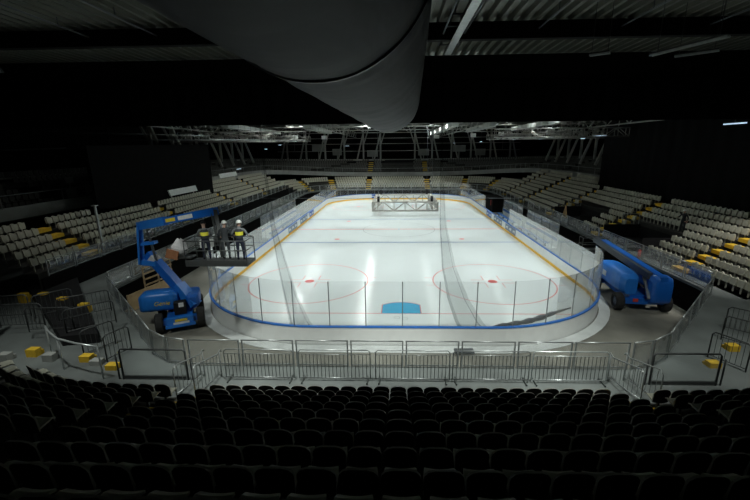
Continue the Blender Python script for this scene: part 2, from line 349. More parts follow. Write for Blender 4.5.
# goal-end nets gathered into bunches, and cable
def net(P, name='safety_net', label=''):
    g = MB(); rows = []
    n = 14
    for (c, wd, dp) in P:
        r = []
        for k in range(n * 2):
            a = 2 * PI * k / (n * 2); rr = 1 + .22 * math.cos(a * 7)
            r.append((c[0] + math.cos(a) * wd / 2 * rr, c[1] + math.sin(a) * dp / 2 * rr, c[2]))
        rows.append(r + [r[0]])
    g.smooth = True
    for a, b in zip(rows[:-1], rows[1:]): g.strip(a, b)
    return tag(g.build(name, M['net']), label, 'net', 'gathered safety nets at the near end')
net([((-6.75, -29.3, 13.2), .08, .05), ((-6.65, -29.3, 9), .10, .06), ((-6.5, -29.2, 6.2), .2, .12), ((-6.25, -29.1, 4.3), .42, .2), ((-5.95, -29.0, 2.4), .62, .25), ((-5.6, -28.95, .9), .95, .35), ((-5.3, -28.9, .03), 1.3, .5)], label='dark translucent safety net bunched and hanging over the ice at left')
net([((1.75, -29.3, 13.2), .08, .05), ((1.85, -29.3, 9), .12, .08), ((2.0, -29.2, 6.2), .28, .15), ((2.35, -29.1, 4.0), .6, .22), ((2.9, -29.0, 2.2), .95, .3), ((3.5, -28.95, .9), 1.25, .4), ((4.1, -28.9, .03), 1.5, .5)], label='dark translucent safety net bunched and hanging over the ice right of the goal crease')
g = MB(); pts = [];
for i in range(22):
    t = i / 21; pts.append((4.6 + 6.0 * t, -28.2 + 3.0 * t ** 1.25 + .10 * math.sin(9 * t), .07 + .02 * math.sin(13 * t)))
g.tube(pts, [.05 + .12 * math.sin(PI * min(1, i / 20)) * (1 + .35 * math.sin(i * 2.1)) for i in range(22)], 8)
tag(g.build('net_pile', M['post']), 'dark netting lying in a wavy roll on the ice by the near right boards', 'net')
g = MB(); pts = [(-19 + 2.0 * i, 0, 4.75 - .10 * math.sin(PI * i / 18) ) for i in range(19)]
for sx in (-1, 1): pass
g.tube([(-21.2, 0, 4.06), (-12, 0, 3.97), (-3, 0, 3.93), (6, 0, 3.92), (15, 0, 3.8), (20.5, 0, 3.75)], .022, 6)
tag(g.build('steel_cable', M['post']), 'thin dark cable stretched above the ice from side to side', 'cable')
g = MB().box((3.05, -30.7, .115), (.95, .42, .05), .02); tag(g.build('floor_mat', M['post']), 'small dark mat on the white skirt just outside the near boards', 'mat')
# hanging truss square over the ice
ts = empty('truss_square', (1.0, 15.2, .78), 0, 'square of pale aluminium box truss hanging low over the far half of ice', 'truss')
def box_truss(a, b, h, wd, name, parent, bay=1.25, r=.05):
    a = Vector(a); b = Vector(b); t = (b - a); L = t.length; t.normalize(); n = t.cross(Vector((0, 0, 1))); g = MB(); k = max(2, round(L / bay))
    for i in (-1, 1):
        for z in (0, h): g.tube([a + n * i * wd / 2 + Vector((0, 0, z)), b + n * i * wd / 2 + Vector((0, 0, z))], r, 6)
        for j in range(k + 1): p = a + t * L * j / k + n * i * wd / 2; g.tube([p, p + Vector((0, 0, h))], r * .6, 5)
        for j in range(k):
            p = a + t * L * j / k + n * i * wd / 2; q = a + t * L * (j + 1) / k + n * i * wd / 2
            if j % 2: p, q = q, p
            g.tube([p, q + Vector((0, 0, h))], r * .6, 5)
    for j in range(k + 1):
        p = a + t * L * j / k
        for z in (0, h): g.tube([p - n * wd / 2 + Vector((0, 0, z)), p + n * wd / 2 + Vector((0, 0, z))], r * .6, 5)
    return g.build(name, M['alu'], parent)
for a, b in (((-4.95, -5, 0), (4.95, -5, 0)), ((-4.95, 5, 0), (4.95, 5, 0)), ((-4.55, -4.4, 0), (-4.55, 4.4, 0)), ((4.55, -4.4, 0), (4.55, 4.4, 0))):
    box_truss(a, b, 1.3, .7, 'truss_beam', ts, 1.6, .085)
for x in (-4.0, 4.0):
    for y in (-5, 5):
        h = MB().box((x, y, 1.75), (.35, .35, .8)).build('chain_hoist', M['black'], ts)
        MB().cyl((x, y, 2.1), (x, y, 13.4), .025, 6).build('chain', M['post'], h)
# ================================================================== RAILINGS
def rail_panel(a, b, z, label, h=1.1, group=None, glass=True):
    a = Vector((*a, 0)); b = Vector((*b, 0)); L = (b - a).length - .08; c = (a + b) / 2; rz = math.atan2(b.y - a.y, b.x - a.x)
    o = empty('guard_rail', (c.x, c.y, z), rz, label, 'railing', group)
    f = MB(); f.tube([(-L / 2, 0, h), (L / 2, 0, h)], .028, 6); f.box((0, 0, .1), (L, .03, .05))
    for s in (-1, 1): f.box((s * (L / 2 - .03), 0, h / 2), (.05, .05, h))
    f.build('rail_frame', M['steel'], o)
    if glass: MB().box((0, 0, h / 2 + .03), (L - .12, .012, h - .2)).build('clear_panel', M['railglass'], o)
    return o
n = 8
for i in range(n):
    x0 = -8.3 + 16.6 * i / n; rail_panel((x0, -35.05), (x0 + 16.6 / n, -35.05), ZP, 'clear railing panel on the walkway edge across the near end, %s from left' % nth(i + 1), group='near walkway railing')
def rail_run(P, z, text, step=2.0, h=1.1, group=None):
    k = 0
    for a, b in zip(P[:-1], P[1:]):
        L = math.dist(a, b); n = max(1, round(L / step))
        for i in range(n):
            k += 1
            rail_panel([a[j] + (b[j] - a[j]) * i / n for j in (0, 1)], [a[j] + (b[j] - a[j]) * (i + 1) / n for j in (0, 1)], z, text % nth(k), h, group)
rail_run([(-8.35, -35.05), (-9.25, -34.85), (-10.25, -34.22), (-17.2, -27.3)], ZP, 'clear railing panel round the near left walkway corner, %s from the rink-end straight', 2.0, group='near left corner railing')
rail_run([(8.35, -35.05), (9.25, -34.85), (10.25, -34.22), (17.2, -27.3)], ZP, 'clear railing panel round the near right walkway corner, %s from the rink-end straight', 2.0, group='near right corner railing')
rail_run([(17.58, -26.7), (17.58, 24)], ZP, 'clear railing panel in front of the right stand, %s from the near corner', 2.1, group='right stand railing')
rail_run([(-17.58, -26.7), (-17.58, 24)], ZP, 'clear railing panel on the left walkway above the lift, %s from the near corner', 2.1, group='left walkway railing')
rail_run([(-20.35, -27.6), (-20.35, 22)], 2.92, 'clear railing panel in front of the left stand seats, %s from the near end', 2.1, .95, group='left stand railing')
far = [(17.6, 25)] + [(10.9 + 6.7 * math.cos(a), 25 + 6.7 * math.sin(a)) for a in [PI / 2 * i / 4 for i in range(1, 5)]]; far = far + [(-x, y) for x, y in far][::-1]
rail_run(far, ZP, 'far railing panel behind the end glass, %s from the right side', 2.6, group='far end railing')
# crowd barriers in front of the first row
def barrier(x0, x1, y, label, bright):
    L = x1 - x0; o = empty('crowd_barrier', ((x0 + x1) / 2, y, ZP), 0, label, 'barrier', 'barriers before the front row of dark seats')
    f = MB(); r = .022; hb = 1.22; c = .08
    f.tube([(-L / 2, 0, .1), (-L / 2, 0, hb - c), (-L / 2 + c, 0, hb), (L / 2 - c, 0, hb), (L / 2, 0, hb - c), (L / 2, 0, .1)], r, 6)
    f.tube([(-L / 2, 0, .12), (L / 2, 0, .12)], r, 6); f.tube([(-L / 2, 0, hb - .17), (L / 2, 0, hb - .17)], .013, 6)
    f.build('barrier_frame', M['bright'] if bright else M['steel'], o)
    g = MB(); k = int(L / .13)
    for i in range(1, k): g.tube([(-L / 2 + L * i / k, 0, .12), (-L / 2 + L * i / k, 0, hb - .17)], .012, 5)
    g.build('barrier_bars', M['bars'], o)
    for s in (-1, 1): MB().box((s * (L / 2 - .12), 0, .05), (.04, .5, .06)).build('foot', M['bars'], o)
for (a, b), t, br in zip(((-6.45, -3.97), (-3.78, -1.23), (-1.04, 1.57), (1.68, 4.34), (4.44, 7.02)), ('leftmost, beside the left aisle handrails', 'second from the left', 'middle one, below the goal crease', 'second from the right', 'rightmost, with a brighter top rail'), (0, 0, 0, 0, 1)):
    barrier(a, b, -35.95, 'barred steel crowd barrier, ' + t, br)
def gate(x0, x1, label):
    L = x1 - x0; o = empty('guard_gate', ((x0 + x1) / 2, -35.98, ZP), 0, label, 'railing')
    MB().tube([(-L / 2, 0, 0), (-L / 2, 0, 1.12), (-L / 2 + .07, 0, 1.2), (L / 2 - .07, 0, 1.2), (L / 2, 0, 1.12), (L / 2, 0, 0)], .035, 8).build('gate_frame', M['dsteel'], o)
    MB().box((0, 0, .1), (L, .06, .08)).build('bottom_rail', M['dsteel'], o); MB().box((0, 0, .64), (L - .1, .012, .98)).build('clear_panel', M['railglass'], o)
    for s in (-1, 1): MB().tube([(s * (L / 2 + .16), 0, 0), (s * (L / 2 + .16), 0, 1.0)], .03, 6).build('side_post', M['dsteel'], o)
gate(-10.25, -7.85, 'dark framed clear guard panel between left aisle and yellow steps'); gate(8.5, 10.75, 'dark framed clear guard panel right of the right aisle handrails')
def handrail(x, label):
    o = empty('aisle_handrail', (x, -36.45, ZP), 0, label, 'handrail', 'handrails of the two stair aisles')
    f = MB(); f.tube([(0, -1.1, .45), (0, -1.1, 1.35), (0, -.95, 1.45), (0, .55, .98), (0, .75, 1.05), (0, .85, .95)], .024, 6); f.tube([(0, .7, 0), (0, .7, 1.0)], .024, 6); f.tube([(0, -1.1, .5), (0, .7, .15)], .018, 6)
    f.build('rail_frame', M['steel'], o); g = MB()
    for i in range(1, 8):
        y = -1.1 + 1.8 * i / 8; g.tube([(0, y, .5 - .35 * i / 8), (0, y, 1.42 - .45 * i / 8)], .010, 5)
    g.build('bars', M['steel'], o)
for x, t in ((-7.35, 'outer handrail of the left stair aisle'), (-6.72, 'inner handrail of the left stair aisle'), (7.2, 'inner handrail of the right stair aisle'), (7.75, 'outer handrail of the right stair aisle')): handrail(x, 'sloping barred steel ' + t)
# ================================================================== NEAR STAND
def near_floor(n): return 6.32 - .405 * n - .85
def row_y(n): return -44.5 + .8 * n
def side_dy(s): return .0065 * s ** 3
st = MB(); 
for n in range(-5, 9):
    z = near_floor(n); y0 = row_y(n) - .32; y1 = row_y(n) + .48
    st.box((0, (y0 + y1) / 2, z - .25), (14.2, y1 - y0, .5))
    for sx in (-1, 1):
        ss = [7.1 + .9 * i for i in range(8 if n > 4 else 13)]
        A0 = [(sx * x, y0 + side_dy(x - 7.1), z) for x in ss]; A1 = [(sx * x, y1 + side_dy(x - 7.1), z) for x in ss]
        st.strip(A0, A1); st.strip(A1, [(x, y, z - .42) for x, y, _ in A1])
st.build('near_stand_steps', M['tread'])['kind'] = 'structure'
nos = MB()
for n in range(2, 9):
    for sx in (-1, 1):
        for h in (0, 1):
            nos.box((sx * 6.55, row_y(n) + .46 - h * .4, near_floor(n) + .012 + h * .0), (1.05, .05, .02))
nos.build('step_nosing', M['ystep'])['kind'] = 'structure'
# the seat: beige shell in front, dark shell behind
def shell(wd, z0, z1, th, lean, top=.42, nu=9, nv=7):
    g = MB(); g.smooth = True; F = []; Bk = []
    for j in range(nv):
        v = j / (nv - 1); z = z0 + (z1 - z0) * (1 - (1 - v) ** 1.35); vv = (z - z0) / (z1 - z0)
        q = max(0, (vv - (1 - top)) / top); wf = (1 - q ** 2.6) ** (1 / 2.6) if q < 1 else .42
        wf = max(wf, .42) * (1 - .10 * (1 - vv))
        f = []; b = []
        for i in range(nu):
            u = -1 + 2 * i / (nu - 1); x = u * wd / 2 * wf; zz = z - (.02 * u * u if q > .3 else 0)
            y = .05 * u * u * wf - lean * vv; f.append((x, y + th / 2, zz)); b.append((x, y - th / 2, zz))
        F.append(f); Bk.append(b)
    g.cur = 0
    for a, b in zip(F[:-1], F[1:]): g.strip(a, b)
    g.cur = 1
    for a, b in zip(Bk[:-1], Bk[1:]): g.strip(b, a)
    rimf = [r[0] for r in F] + F[-1][1:-1] + [r[-1] for r in F][::-1]; rimb = [r[0] for r in Bk] + Bk[-1][1:-1] + [r[-1] for r in Bk][::-1]
    g.smooth = False; g.cur = 2; g.strip(rimf + [rimf[0]], rimb + [rimb[0]]); return g
def pan(g, wd=.43):
    g.smooth = True; A = []; B = []
    for j in range(6):
        v = j / 5; y = .03 + .40 * v; z = .44 + .02 * v - .05 * (v > .9); wf = 1 - .35 * max(0, v - .6) ** 1.2
        A.append([(-wd / 2 * wf + wd * wf * i / 6, y, z - .025 * math.sin(PI * i / 6)) for i in range(7)]); B.append([(x, yy, zz - .04) for x, yy, zz in A[-1]])
    for a, b in zip(A[:-1], A[1:]): g.strip(a, b)
    for a, b in zip(B[:-1], B[1:]): g.strip(b, a)
    g.smooth = False
    rim = lambda R: [r[0] for r in R] + R[-1][1:-1] + [r[-1] for r in R][::-1]
    a, b = rim(A), rim(B); g.strip(a + [a[0]], b + [b[0]]); return g
proto = empty('stadium_seat', (0, 0, 0), 0, 'x', 'seat', 'dark-backed seats of the near end stand')
shell(.485, .36, .85, .035, .07).build('backrest', [M['seat_b'], M['seat_b'], M['seat_r']], proto)  # paler rim paints the light caught along the shell edge
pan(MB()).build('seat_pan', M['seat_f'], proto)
g = MB(); g.box((0, .1, .22), (.06, .06, .44)); g.box((0, .12, .40), (.32, .2, .03)); g.box((0, .1, .01), (.14, .14, .02)); g.build('pedestal', M['dsteel'], proto)
first = True
def put_near(x, y, z, rz, label):
    global first
    if first: proto.location = (x, y, z); proto.rotation_euler = (0, 0, rz); proto['label'] = label; first = False
    else: copy_thing(proto, (x, y, z), rz, label)
def rowname(n): return nth(9 - n)
def visible(x, y, z, mgn=26):
    p = proj((x, y, z)); return p and -mgn < p[0] < 750 + mgn and -10 < p[1] < 500 + 4
for n in range(-1, 9):
    z = near_floor(n); y = row_y(n); row = []
    nn = 24; hw = 5.95
    for i in range(nn):
        x = -hw + .25 + (2 * hw - .5) * i / (nn - 1)
        if visible(x, y, z + .85): row.append((x, i))
    for x, i in row:
        side = 'left' if i < 12 else 'right'; k = (i + 1) if i < 12 else nn - i
        put_near(x, y, z, 0, 'dark seat, %s row from the barriers, %s from the %s aisle, central block' % (rowname(n), nth(k), side))
for n in range(2, 9):
    z = near_floor(n)
    for sx in (-1, 1):
        for i in range(17):
            s = .25 + .5 * i; x = sx * (7.15 + s); y = row_y(n) + side_dy(s)
            if n == 8 and s > 5.4 or n == 7 and s > 6.5: continue
            if y > -33.6 and abs(x) > 14: continue
            if visible(x, y, z + .85, 14):
                put_near(x, y, z, (1 if sx > 0 else -1) * math.atan(.0195 * s * s), 'dark seat, %s row from the barriers, %s corner block, %s out from the aisle' % (rowname(n), 'left' if sx < 0 else 'right', nth(i + 1)))
# ================================================================== BOWL STANDS
def bowl(r, z, t0, t1, step, left_r=None):
    """points along a bowl row of corner radius r: right side, far right corner, far end, far left corner"""
    P = []; L1 = 53; arc = PI / 2 * r; segs = [L1, arc, 21.8, arc, L1]; s = t0
    tot = sum(segs)
    while s < min(t1, tot):
        if s < L1: P.append((10.9 + r, -28 + s, z, -1, 0, s))
        elif s < L1 + arc: a = (s - L1) / r; P.append((10.9 + r * math.cos(a), 25 + r * math.sin(a), z, -math.cos(a), -math.sin(a), s))
        elif s < L1 + arc + 21.8: P.append((10.9 - (s - L1 - arc), 25 + r, z, 0, -1, s))
        elif s < tot - L1: a = PI / 2 + (s - L1 - arc - 21.8) / r; P.append((-10.9 + r * math.cos(a), 25 + r * math.sin(a), z, -math.cos(a), -math.sin(a), s))
        else: P.append((-10.9 - r, 25 - (s - (tot - L1)), z, 1, 0, s))
        s += step
    return P
RISE = .38
seats = []            # (x, y, z, rz, group key, row, index)
steps = MB(); ysteps = MB()
def row_strip(P, z, depth, zlow):
    # P rows of (x,y,_,nx,ny): tread from seat line -.4 (rink side) to +.4 back
    A = [(x + nx * .45, y + ny * .45, z) for x, y, _, nx, ny, _ in P]; B = [(x - nx * .38, y - ny * .38, z) for x, y, _, nx, ny, _ in P]
    steps.strip(A, B); steps.strip([(x, y, zlow) for x, y, _ in A], A)
AIS_R = (-22.9, -11.6, 0, 11.2, 21)
def in_aisle_y(y, A, hw=.62): return any(abs(y - a) < hw for a in A)
# right side + corners + far end
for k in range(10):
    r = 8.0 + .8 * k; z = ZP + RISE * k
    full = k <= 4; P = bowl(r, z, 0, 1e9 if full else 53, 1.0)
    if full: P = [p for p in P if p[5] < 53 + PI * r + 21.8 - .2]
    # well of the two entrances: leave rows 0..3 out there
    gaps = [(-18.6, -13.0), (-8.2, -1.6)]
    seg = []
    def flush(seg):
        if len(seg) > 1: row_strip(seg, z, .8, z - RISE)
    for p in P:
        inside = (p[0] > 0 and p[1] < 25 and k < 4 and any(a < p[1] < b for a, b in gaps)) or (k > 7 and p[1] < 2.5)
        if inside: flush(seg); seg = []
        else: seg.append(p)
    flush(seg)
    Q = bowl(r, z, .3, 1e9 if full else 53, .5)
    idx = 0
    for x, y, zz, nx, ny, s in Q:
        arc = PI / 2 * r
        if s < 53:
            if in_aisle_y(y, AIS_R) or (k < 4 and any(a - .3 < y < b + .3 for a, b in gaps)) : continue
            if k == 4 and abs(y + 17.68) < .4: continue
            if k > 7 and y < 2.5: continue
            idx += 1; seats.append((x, y, zz, math.atan2(ny, nx) - PI / 2, 'right', k, idx))
        elif s < 53 + arc:
            a = math.degrees((s - 53) / r)
            if abs(a - 34) < 40 / r or abs(a - 72) < 40 / r: continue
            if k < 2 and 40 < a < 66: continue
            seats.append((x, y, zz, math.atan2(ny, nx) - PI / 2, 'stuff_far', k, 0))
        elif s < 53 + arc + 21.8:
            if abs(abs(x) - 6.1) < .65: continue
            seats.append((x, y, zz, math.atan2(ny, nx) - PI / 2, 'stuff_far', k, 0))
        elif s < 53 + 2 * arc + 21.8:
            a = math.degrees((s - 53 - 21.8 - arc) / r)
            if abs(a - 18) < 40 / r or abs(a - 56) < 40 / r: continue
            if k < 3 and 18 < a < 50: continue
            seats.append((x, y, zz, math.atan2(ny, nx) - PI / 2, 'stuff_far', k, 0))
    for a in AIS_R:
        if k < 4 and any(g0 < a < g1 for g0, g1 in gaps): continue
        if k > 7 and a < 2.5: continue
        ysteps.box((10.9 + r - .28, a, z + .10), (.55, 1.1, .24))
    if full:
        for sx in (-1, 1): ysteps.box((sx * 6.1, 25 + r - .2, z + .1), (1.05, .38, .19))
        for a in (34, 72): q = math.radians(a); ysteps.box((10.9 + (r - .25) * math.cos(q), 25 + (r - .25) * math.sin(q), z + .1), (.55, 1.1, .24), q)
        for a in (18, 56): q = math.radians(90 + a); ysteps.box((-10.9 + (r - .25) * math.cos(q), 25 + (r - .25) * math.sin(q), z + .1), (.55, 1.1, .24), q)
# left side: starts higher, behind its black wall
AIS_L = (-23.7, -12, 0, 12)
for k in range(6):
    X = -(21.0 + .8 * k); z = 3.2 + RISE * k
    P = [(X, y, z, 1, 0, 0) for y in range(-28, 25)]
    if k > 3:
        row_strip([p for p in P if p[1] > 1.6], z, .8, z - RISE)
        if k == 4: row_strip([p for p in P if p[1] < -18.8], z, .8, z - RISE)
    else: row_strip(P, z, .8, z - RISE if k else ZP)
    idx = 0
    y = -27.7
    while y < 23.5:
        if not in_aisle_y(y, AIS_L) and not (k > 3 and -18.8 < y < 1.6) and not (k > 4 and y < 1.6): idx += 1; seats.append((X, y, z, -PI / 2, 'left', k, idx))
        y += .5
    for a in [q_ for q_ in AIS_L if k < 4 or not -18 < q_ < 1 and not (k > 4 and q_ < 1)]: ysteps.box((X + .28, a, z + .10), (.55, 1.1, .24))
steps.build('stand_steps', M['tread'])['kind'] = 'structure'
ysteps.build('aisle_steps', M['ystep'])['kind'] = 'structure'
MB().box((-20.38, -2, (ZP + 2.9) / 2), (.12, 52, 2.9 - ZP)).build('wall_left_stand', M['blackcloth'])['kind'] = 'structure'
for a, b in ((-18.6, -13.0), (-8.2, -1.6)):      # dark entrance wells in the right stand
    g = MB(); g.box((21.7, (a + b) / 2, 2.5), (.1, b - a, 1.5)); g.box((20.1, a, 2.4), (3.2, .1, 1.3)); g.box((20.1, b, 2.4), (3.2, .1, 1.3)); g.box((20.1, (a + b) / 2, 1.83), (3.1, b - a, .04)); g.build('wall_entrance', M['black'])['kind'] = 'structure'
    rail_run([(20.0, b + .05), (21.6, b + .05)], 2.9 , 'clear railing beside the %s dark stand entrance, %%s panel' % ('nearer' if a < -10 else 'farther'), 1.6)
# upper tier seats behind the fascia
upper = MB(); upl = []
for j in range(6):
    r = 16.6 + .8 * j + (0); zf = 4.7 + .40 * j
    # far end part sits closer than the sides: a squashed bowl
    pts = []
    N = 90
    for i in range(N + 1):
        a = PI * i / N; ca, sa = math.cos(a), math.sin(a)
        x = (27.6 + .8 * j) * math.copysign(abs(ca) ** .55, ca); y = 20 + (18.9 + .8 * j) * abs(sa) ** .6; z = zf + .8 * abs(ca) ** 1.5
        pts.append((x, y, z))
    pr = [((27.6 + .8 * j), y, zf + .8) for y in range(-2, 20, 2)]; plft = [(-(27.6 + .8 * j), y, zf + .8) for y in range(18, -30, -2)]
    line = pr + pts + plft
    back = []
    for i, (x, y, z) in enumerate(line):
        q = Vector(line[min(i + 1, len(line) - 1)]) - Vector(line[max(i - 1, 0)]); q.z = 0; q.normalize(); nrm = Vector((q.y, -q.x, 0)); back.append((x + nrm.x * .8, y + nrm.y * .8, z))
    upper.strip(line, back); upper.strip([(x, y, z - .4) for x, y, z in line], line)
    acc = 0
    for i in range(len(line) - 1):
        a, b = Vector(line[i]), Vector(line[i + 1]); L = (b - a).length; t = (b - a) / L
        while acc < L:
            p = a + t * acc; acc += .52
            if abs(abs(p.x) - 6.1) < .7 or abs(math.fmod(abs(p.x) * .37 + p.y * .61, 7.3)) < .6: continue
            if abs(p.x) < 3.6 and p.y > 35: continue
            nrm = Vector((t.y, -t.x, 0)); seats.append((p.x + nrm.x * .3, p.y + nrm.y * .3, p.z, math.atan2(-nrm.y, -nrm.x) - PI / 2, 'stuff_up', j, 0))
        acc -= L
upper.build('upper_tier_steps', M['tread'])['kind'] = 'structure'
g = MB()
for j in range(6):
    for x in (-6.1, 6.1): g.box((x, 20 + 18.9 + .8 * j + .35, 4.7 + .4 * j + .1), (1.05, .38, .19))
g.build('upper_aisle_steps', M['ystep'])['kind'] = 'structure'
# grey balcony fascia (a U around the bowl)
U = [(26.9, y, 5.3) for y in range(-28, 22, 5)] + []
for i in range(0, 41):
    a = PI * i / 40; ca, sa = math.cos(a), math.sin(a)
    U.append((26.9 * math.copysign(abs(ca) ** .55, ca), 20 + 18.2 * abs(sa) ** .6, 4.05 + 1.2 * abs(ca) ** 1.5))
U += [(-26.9, y, 5.3) for y in range(17, -29, -5)]
g = MB(); g.strip(U, [(x, y, z + .85) for x, y, z in U]); back = [(x * 1.012, y + .2, z) for x, y, z in U]; g.strip(back, [(x, y, z + .85) for x, y, z in back]); g.strip([(x, y, z + .85) for x, y, z in U], [(x, y, z + .85) for x, y, z in back])
g.build('trim_balcony', M['fascia'])['kind'] = 'structure'
rl = MB(); rl.tube([(x, y, z + 1.7) for x, y, z in U], .03, 5); 
for x, y, z in U: rl.tube([(x, y, z + .8), (x, y, z + 1.7)], .022, 5)
tag(rl.build('balcony_rail', M['steel']), 'thin steel rail on top of the grey balcony edge round the arena', 'railing')
# pale kerb and promenade behind the upper tier
K = []
for i in range(0, 61):
    a = PI * i / 60; ca, sa = math.cos(a), math.sin(a); K.append((33.2 * math.copysign(abs(ca) ** .55, ca), 20 + 24.5 * abs(sa) ** .6, 7.15 + .5 * abs(ca)))
K = [(33.2, y, 7.65) for y in range(0, 20, 4)] + K + [(-33.2, y, 7.65) for y in range(16, -28, -4)]
g = MB(); g.strip(K, [(x, y, z + .28) for x, y, z in K]); g.strip([(x, y, z + .28) for x, y, z in K], [(x * 1.2, y * 1.0 + (5 if y > 20 else 0), z + .28) for x, y, z in K])
g.build('trim_promenade', M['strut'])['kind'] = 'structure'
# seats of the bowl: the 300 that show largest are individual, the rest one object per stand
cand = []
for sdt in seats:
    p = proj((sdt[0], sdt[1], sdt[2] + .6))
    if sdt[4] in ('right', 'left') and p and -4 < p[0] < 754 and 0 < p[1] < 505:
        if sdt[4] == 'left' and 85 < p[0] < 215 and p[1] < 212: continue
        cand.append((p[2], sdt))
cand.sort(key=lambda t: t[0]); chosen = [c[1] for c in cand[:300]]; chs = set(id(c) for c in chosen)
gs = empty('grandstand_seat', (0, 0, 0), 0, 'x', 'seat', 'pale seats of the side stands')
shell(.44, .38, .84, .04, .06, nu=5, nv=5).build('backrest', [M['seat_s'], M['seat_b'], M['seat_s']], gs)
g = MB(); g.box((0, .085, .62), (.40, .07, .34), rx=.12); g.box((0, .10, .43), (.34, .10, .06)); g.box((0, .04, .22), (.06, .06, .44)); g.build('seat_pan', M['seat_s'], gs)
firstg = True
for x, y, z, rz, st_, k, i in chosen:
    lab = 'pale beige seat in the %s stand, %s row up, %s seat from the near end' % (st_, nth(k + 1), nth(i))
    if firstg: gs.location = (x, y, z); gs.rotation_euler = (0, 0, rz); gs['label'] = lab; gs['group'] = 'pale seats of the %s stand' % st_; firstg = False
    else: copy_thing(gs, (x, y, z), rz, lab, 'pale seats of the %s stand' % st_)
def seat_mass(key, label):
    g = MB()
    for sdt in seats:
        if id(sdt) in chs: continue
        if sdt[4] not in key: continue
        x, y, z, rz = sdt[:4]; c, s_ = math.cos(rz), math.sin(rz)
        def T(a, b): return (x + a * c - b * s_, y + a * s_ + b * c)
        # back shell with clipped corners, and pan
        o = [(-.21, .38), (.21, .38), (.21, .74), (.13, .83), (-.13, .83), (-.21, .74)]
        vs = [(*T(u, .02 - .06 * (v - .4)), z + v) for u, v in o] + [(*T(u, -.03 - .06 * (v - .4)), z + v) for u, v in o]
        g.add(vs, [(0, 1, 2, 3, 4, 5), (11, 10, 9, 8, 7, 6)] + [(q, (q + 1) % 6, 6 + (q + 1) % 6, 6 + q) for q in range(6)])
        vs = [(*T(u, v), z + w_) for w_ in (.40, .45) for u, v in ((-.2, .03), (.2, .03), (.18, .16), (-.18, .16))]
        g.add(vs, [(3, 2, 1, 0), (4, 5, 6, 7), (0, 1, 5, 4), (1, 2, 6, 5), (2, 3, 7, 6), (3, 0, 4, 7)])
    o = g.build('grandstand_seats', M['seat_u' if 'stuff_up' in key else 'seat_s']); tag(o, label, 'seats', None, 'stuff')  # upper tier's dimness is put into a darker seat colour
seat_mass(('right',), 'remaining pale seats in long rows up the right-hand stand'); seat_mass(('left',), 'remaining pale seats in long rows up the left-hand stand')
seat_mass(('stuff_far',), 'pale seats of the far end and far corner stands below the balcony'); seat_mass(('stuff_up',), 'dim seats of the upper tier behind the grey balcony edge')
# ================================================================== BLACK DRAPES AND SCREENS
def drape(P, z0f, z1, name, label, amp=.10, wl=1.1, cat='curtain'):
    g = MB(); g.smooth = True; a, b = Vector(P[0]), Vector(P[1]); L = (b - a).length; t = (b - a) / L; n = Vector((t.y, -t.x)); k = int(L / .28); A = []; B = []
    for i in range(k + 1):
        u = L * i / k; o = amp * math.sin(2 * PI * u / wl); p = a + t * u + n * o; A.append((p.x, p.y, z0f(u / L))); B.append((p.x, p.y, z1))
    g.strip(A, B); g.strip([(x + n.x * .02, y + n.y * .02, z) for x, y, z in A], [(x + n.x * .02, y + n.y * .02, z) for x, y, z in B])
    return tag(g.build(name, M['blackcloth']), label, cat)
drape(((-43, -23.85), (43, -23.85)), lambda u: 11.32, 13.6, 'black_drape', 'black masking drape hanging across the full width before the rink roof')
drape(((25.15, -23.6), (25.15, 2.2)), lambda u: 5.1 - .35 * u, 14.9, 'black_drape', 'black curtain hiding the upper right stand', wl=1.6)
sc = empty('video_screen', (-23.95, -8.6, 0), 0, 'large black panel hung in front of the upper left stand seats', 'screen')
MB().add([(x, y, z) for x in (-.15, .15) for y, z in ((-9.9, 5.45), (9.9, 4.3), (9.9, 10.6), (-9.9, 10.3))], [(0, 1, 2, 3), (7, 6, 5, 4), (0, 4, 5, 1), (1, 5, 6, 2), (2, 6, 7, 3), (3, 7, 4, 0)]).build('screen_panel', M['blackcloth'], sc)
for y in (-7, 0, 7): MB().box((-.1, y, 12.6), (.1, .1, 4.8)).build('hanger', M['blackcloth'], sc)
sb = empty('video_screen', (.5, 44.5, 0), 0, 'small black screen standing in the middle of the far upper tier', 'screen')
MB().box((0, 0, 6.2), (7.0, .25, 2.3)).build('screen_panel', M['black'], sb)
for x in (-2, 2): MB().box((x, .1, 4.9), (.15, .15, 1.4)).build('support', M['dsteel'], sb)
# ================================================================== DUCT, CEILING FITTINGS
d = Vector((.04137, .99914, -.003457)).normalized(); e0 = Vector((-.63, -31.53, 11.75)); R_ = 1.25
du = empty('fabric_duct', e0, 0, 'huge grey fabric air duct hanging overhead and pointing at the rink', 'air duct')
q = d.to_track_quat('Z', 'Y')
def ringpt(u, k, n, rr): v = Vector((rr * math.cos(2 * PI * k / n), rr * math.sin(2 * PI * k / n), u)); return q @ v
g = MB(); g.smooth = True; n = 72; rows = []
for i in range(0, 61):
    u = -21 + 21 * i / 60; wob = 1 + .006 * math.sin(u * 5.1) + .004 * math.sin(u * 11)
    rows.append([ringpt(u, k, n, R_ * wob * (1 + .004 * math.sin(k * .9 + u * 2))) for k in range(n)] )
for j, (du_, rr) in enumerate(((.06, .97), (.12, .86), (.16, .6), (.17, .3), (.175, .02))): rows.append([ringpt(du_, k, n, R_ * rr) for k in range(n)])
rows = [r + [r[0]] for r in rows]
for a, b in zip(rows[:-1], rows[1:]): g.strip(a, b)
g.build('duct_skin', M['duct'], du)
for u in (-12.3, -17.0): 
    g = MB(); g.smooth = True; A = [[ringpt(u + x, k, n, R_ * rr) for k in range(n + 1)] for x, rr in ((-.035, 1.0), (-.02, 1.016), (.02, 1.016), (.035, 1.0))]
    for a, b in zip(A[:-1], A[1:]): g.strip(a, b)
    g.build('seam_band', M['post'], du)
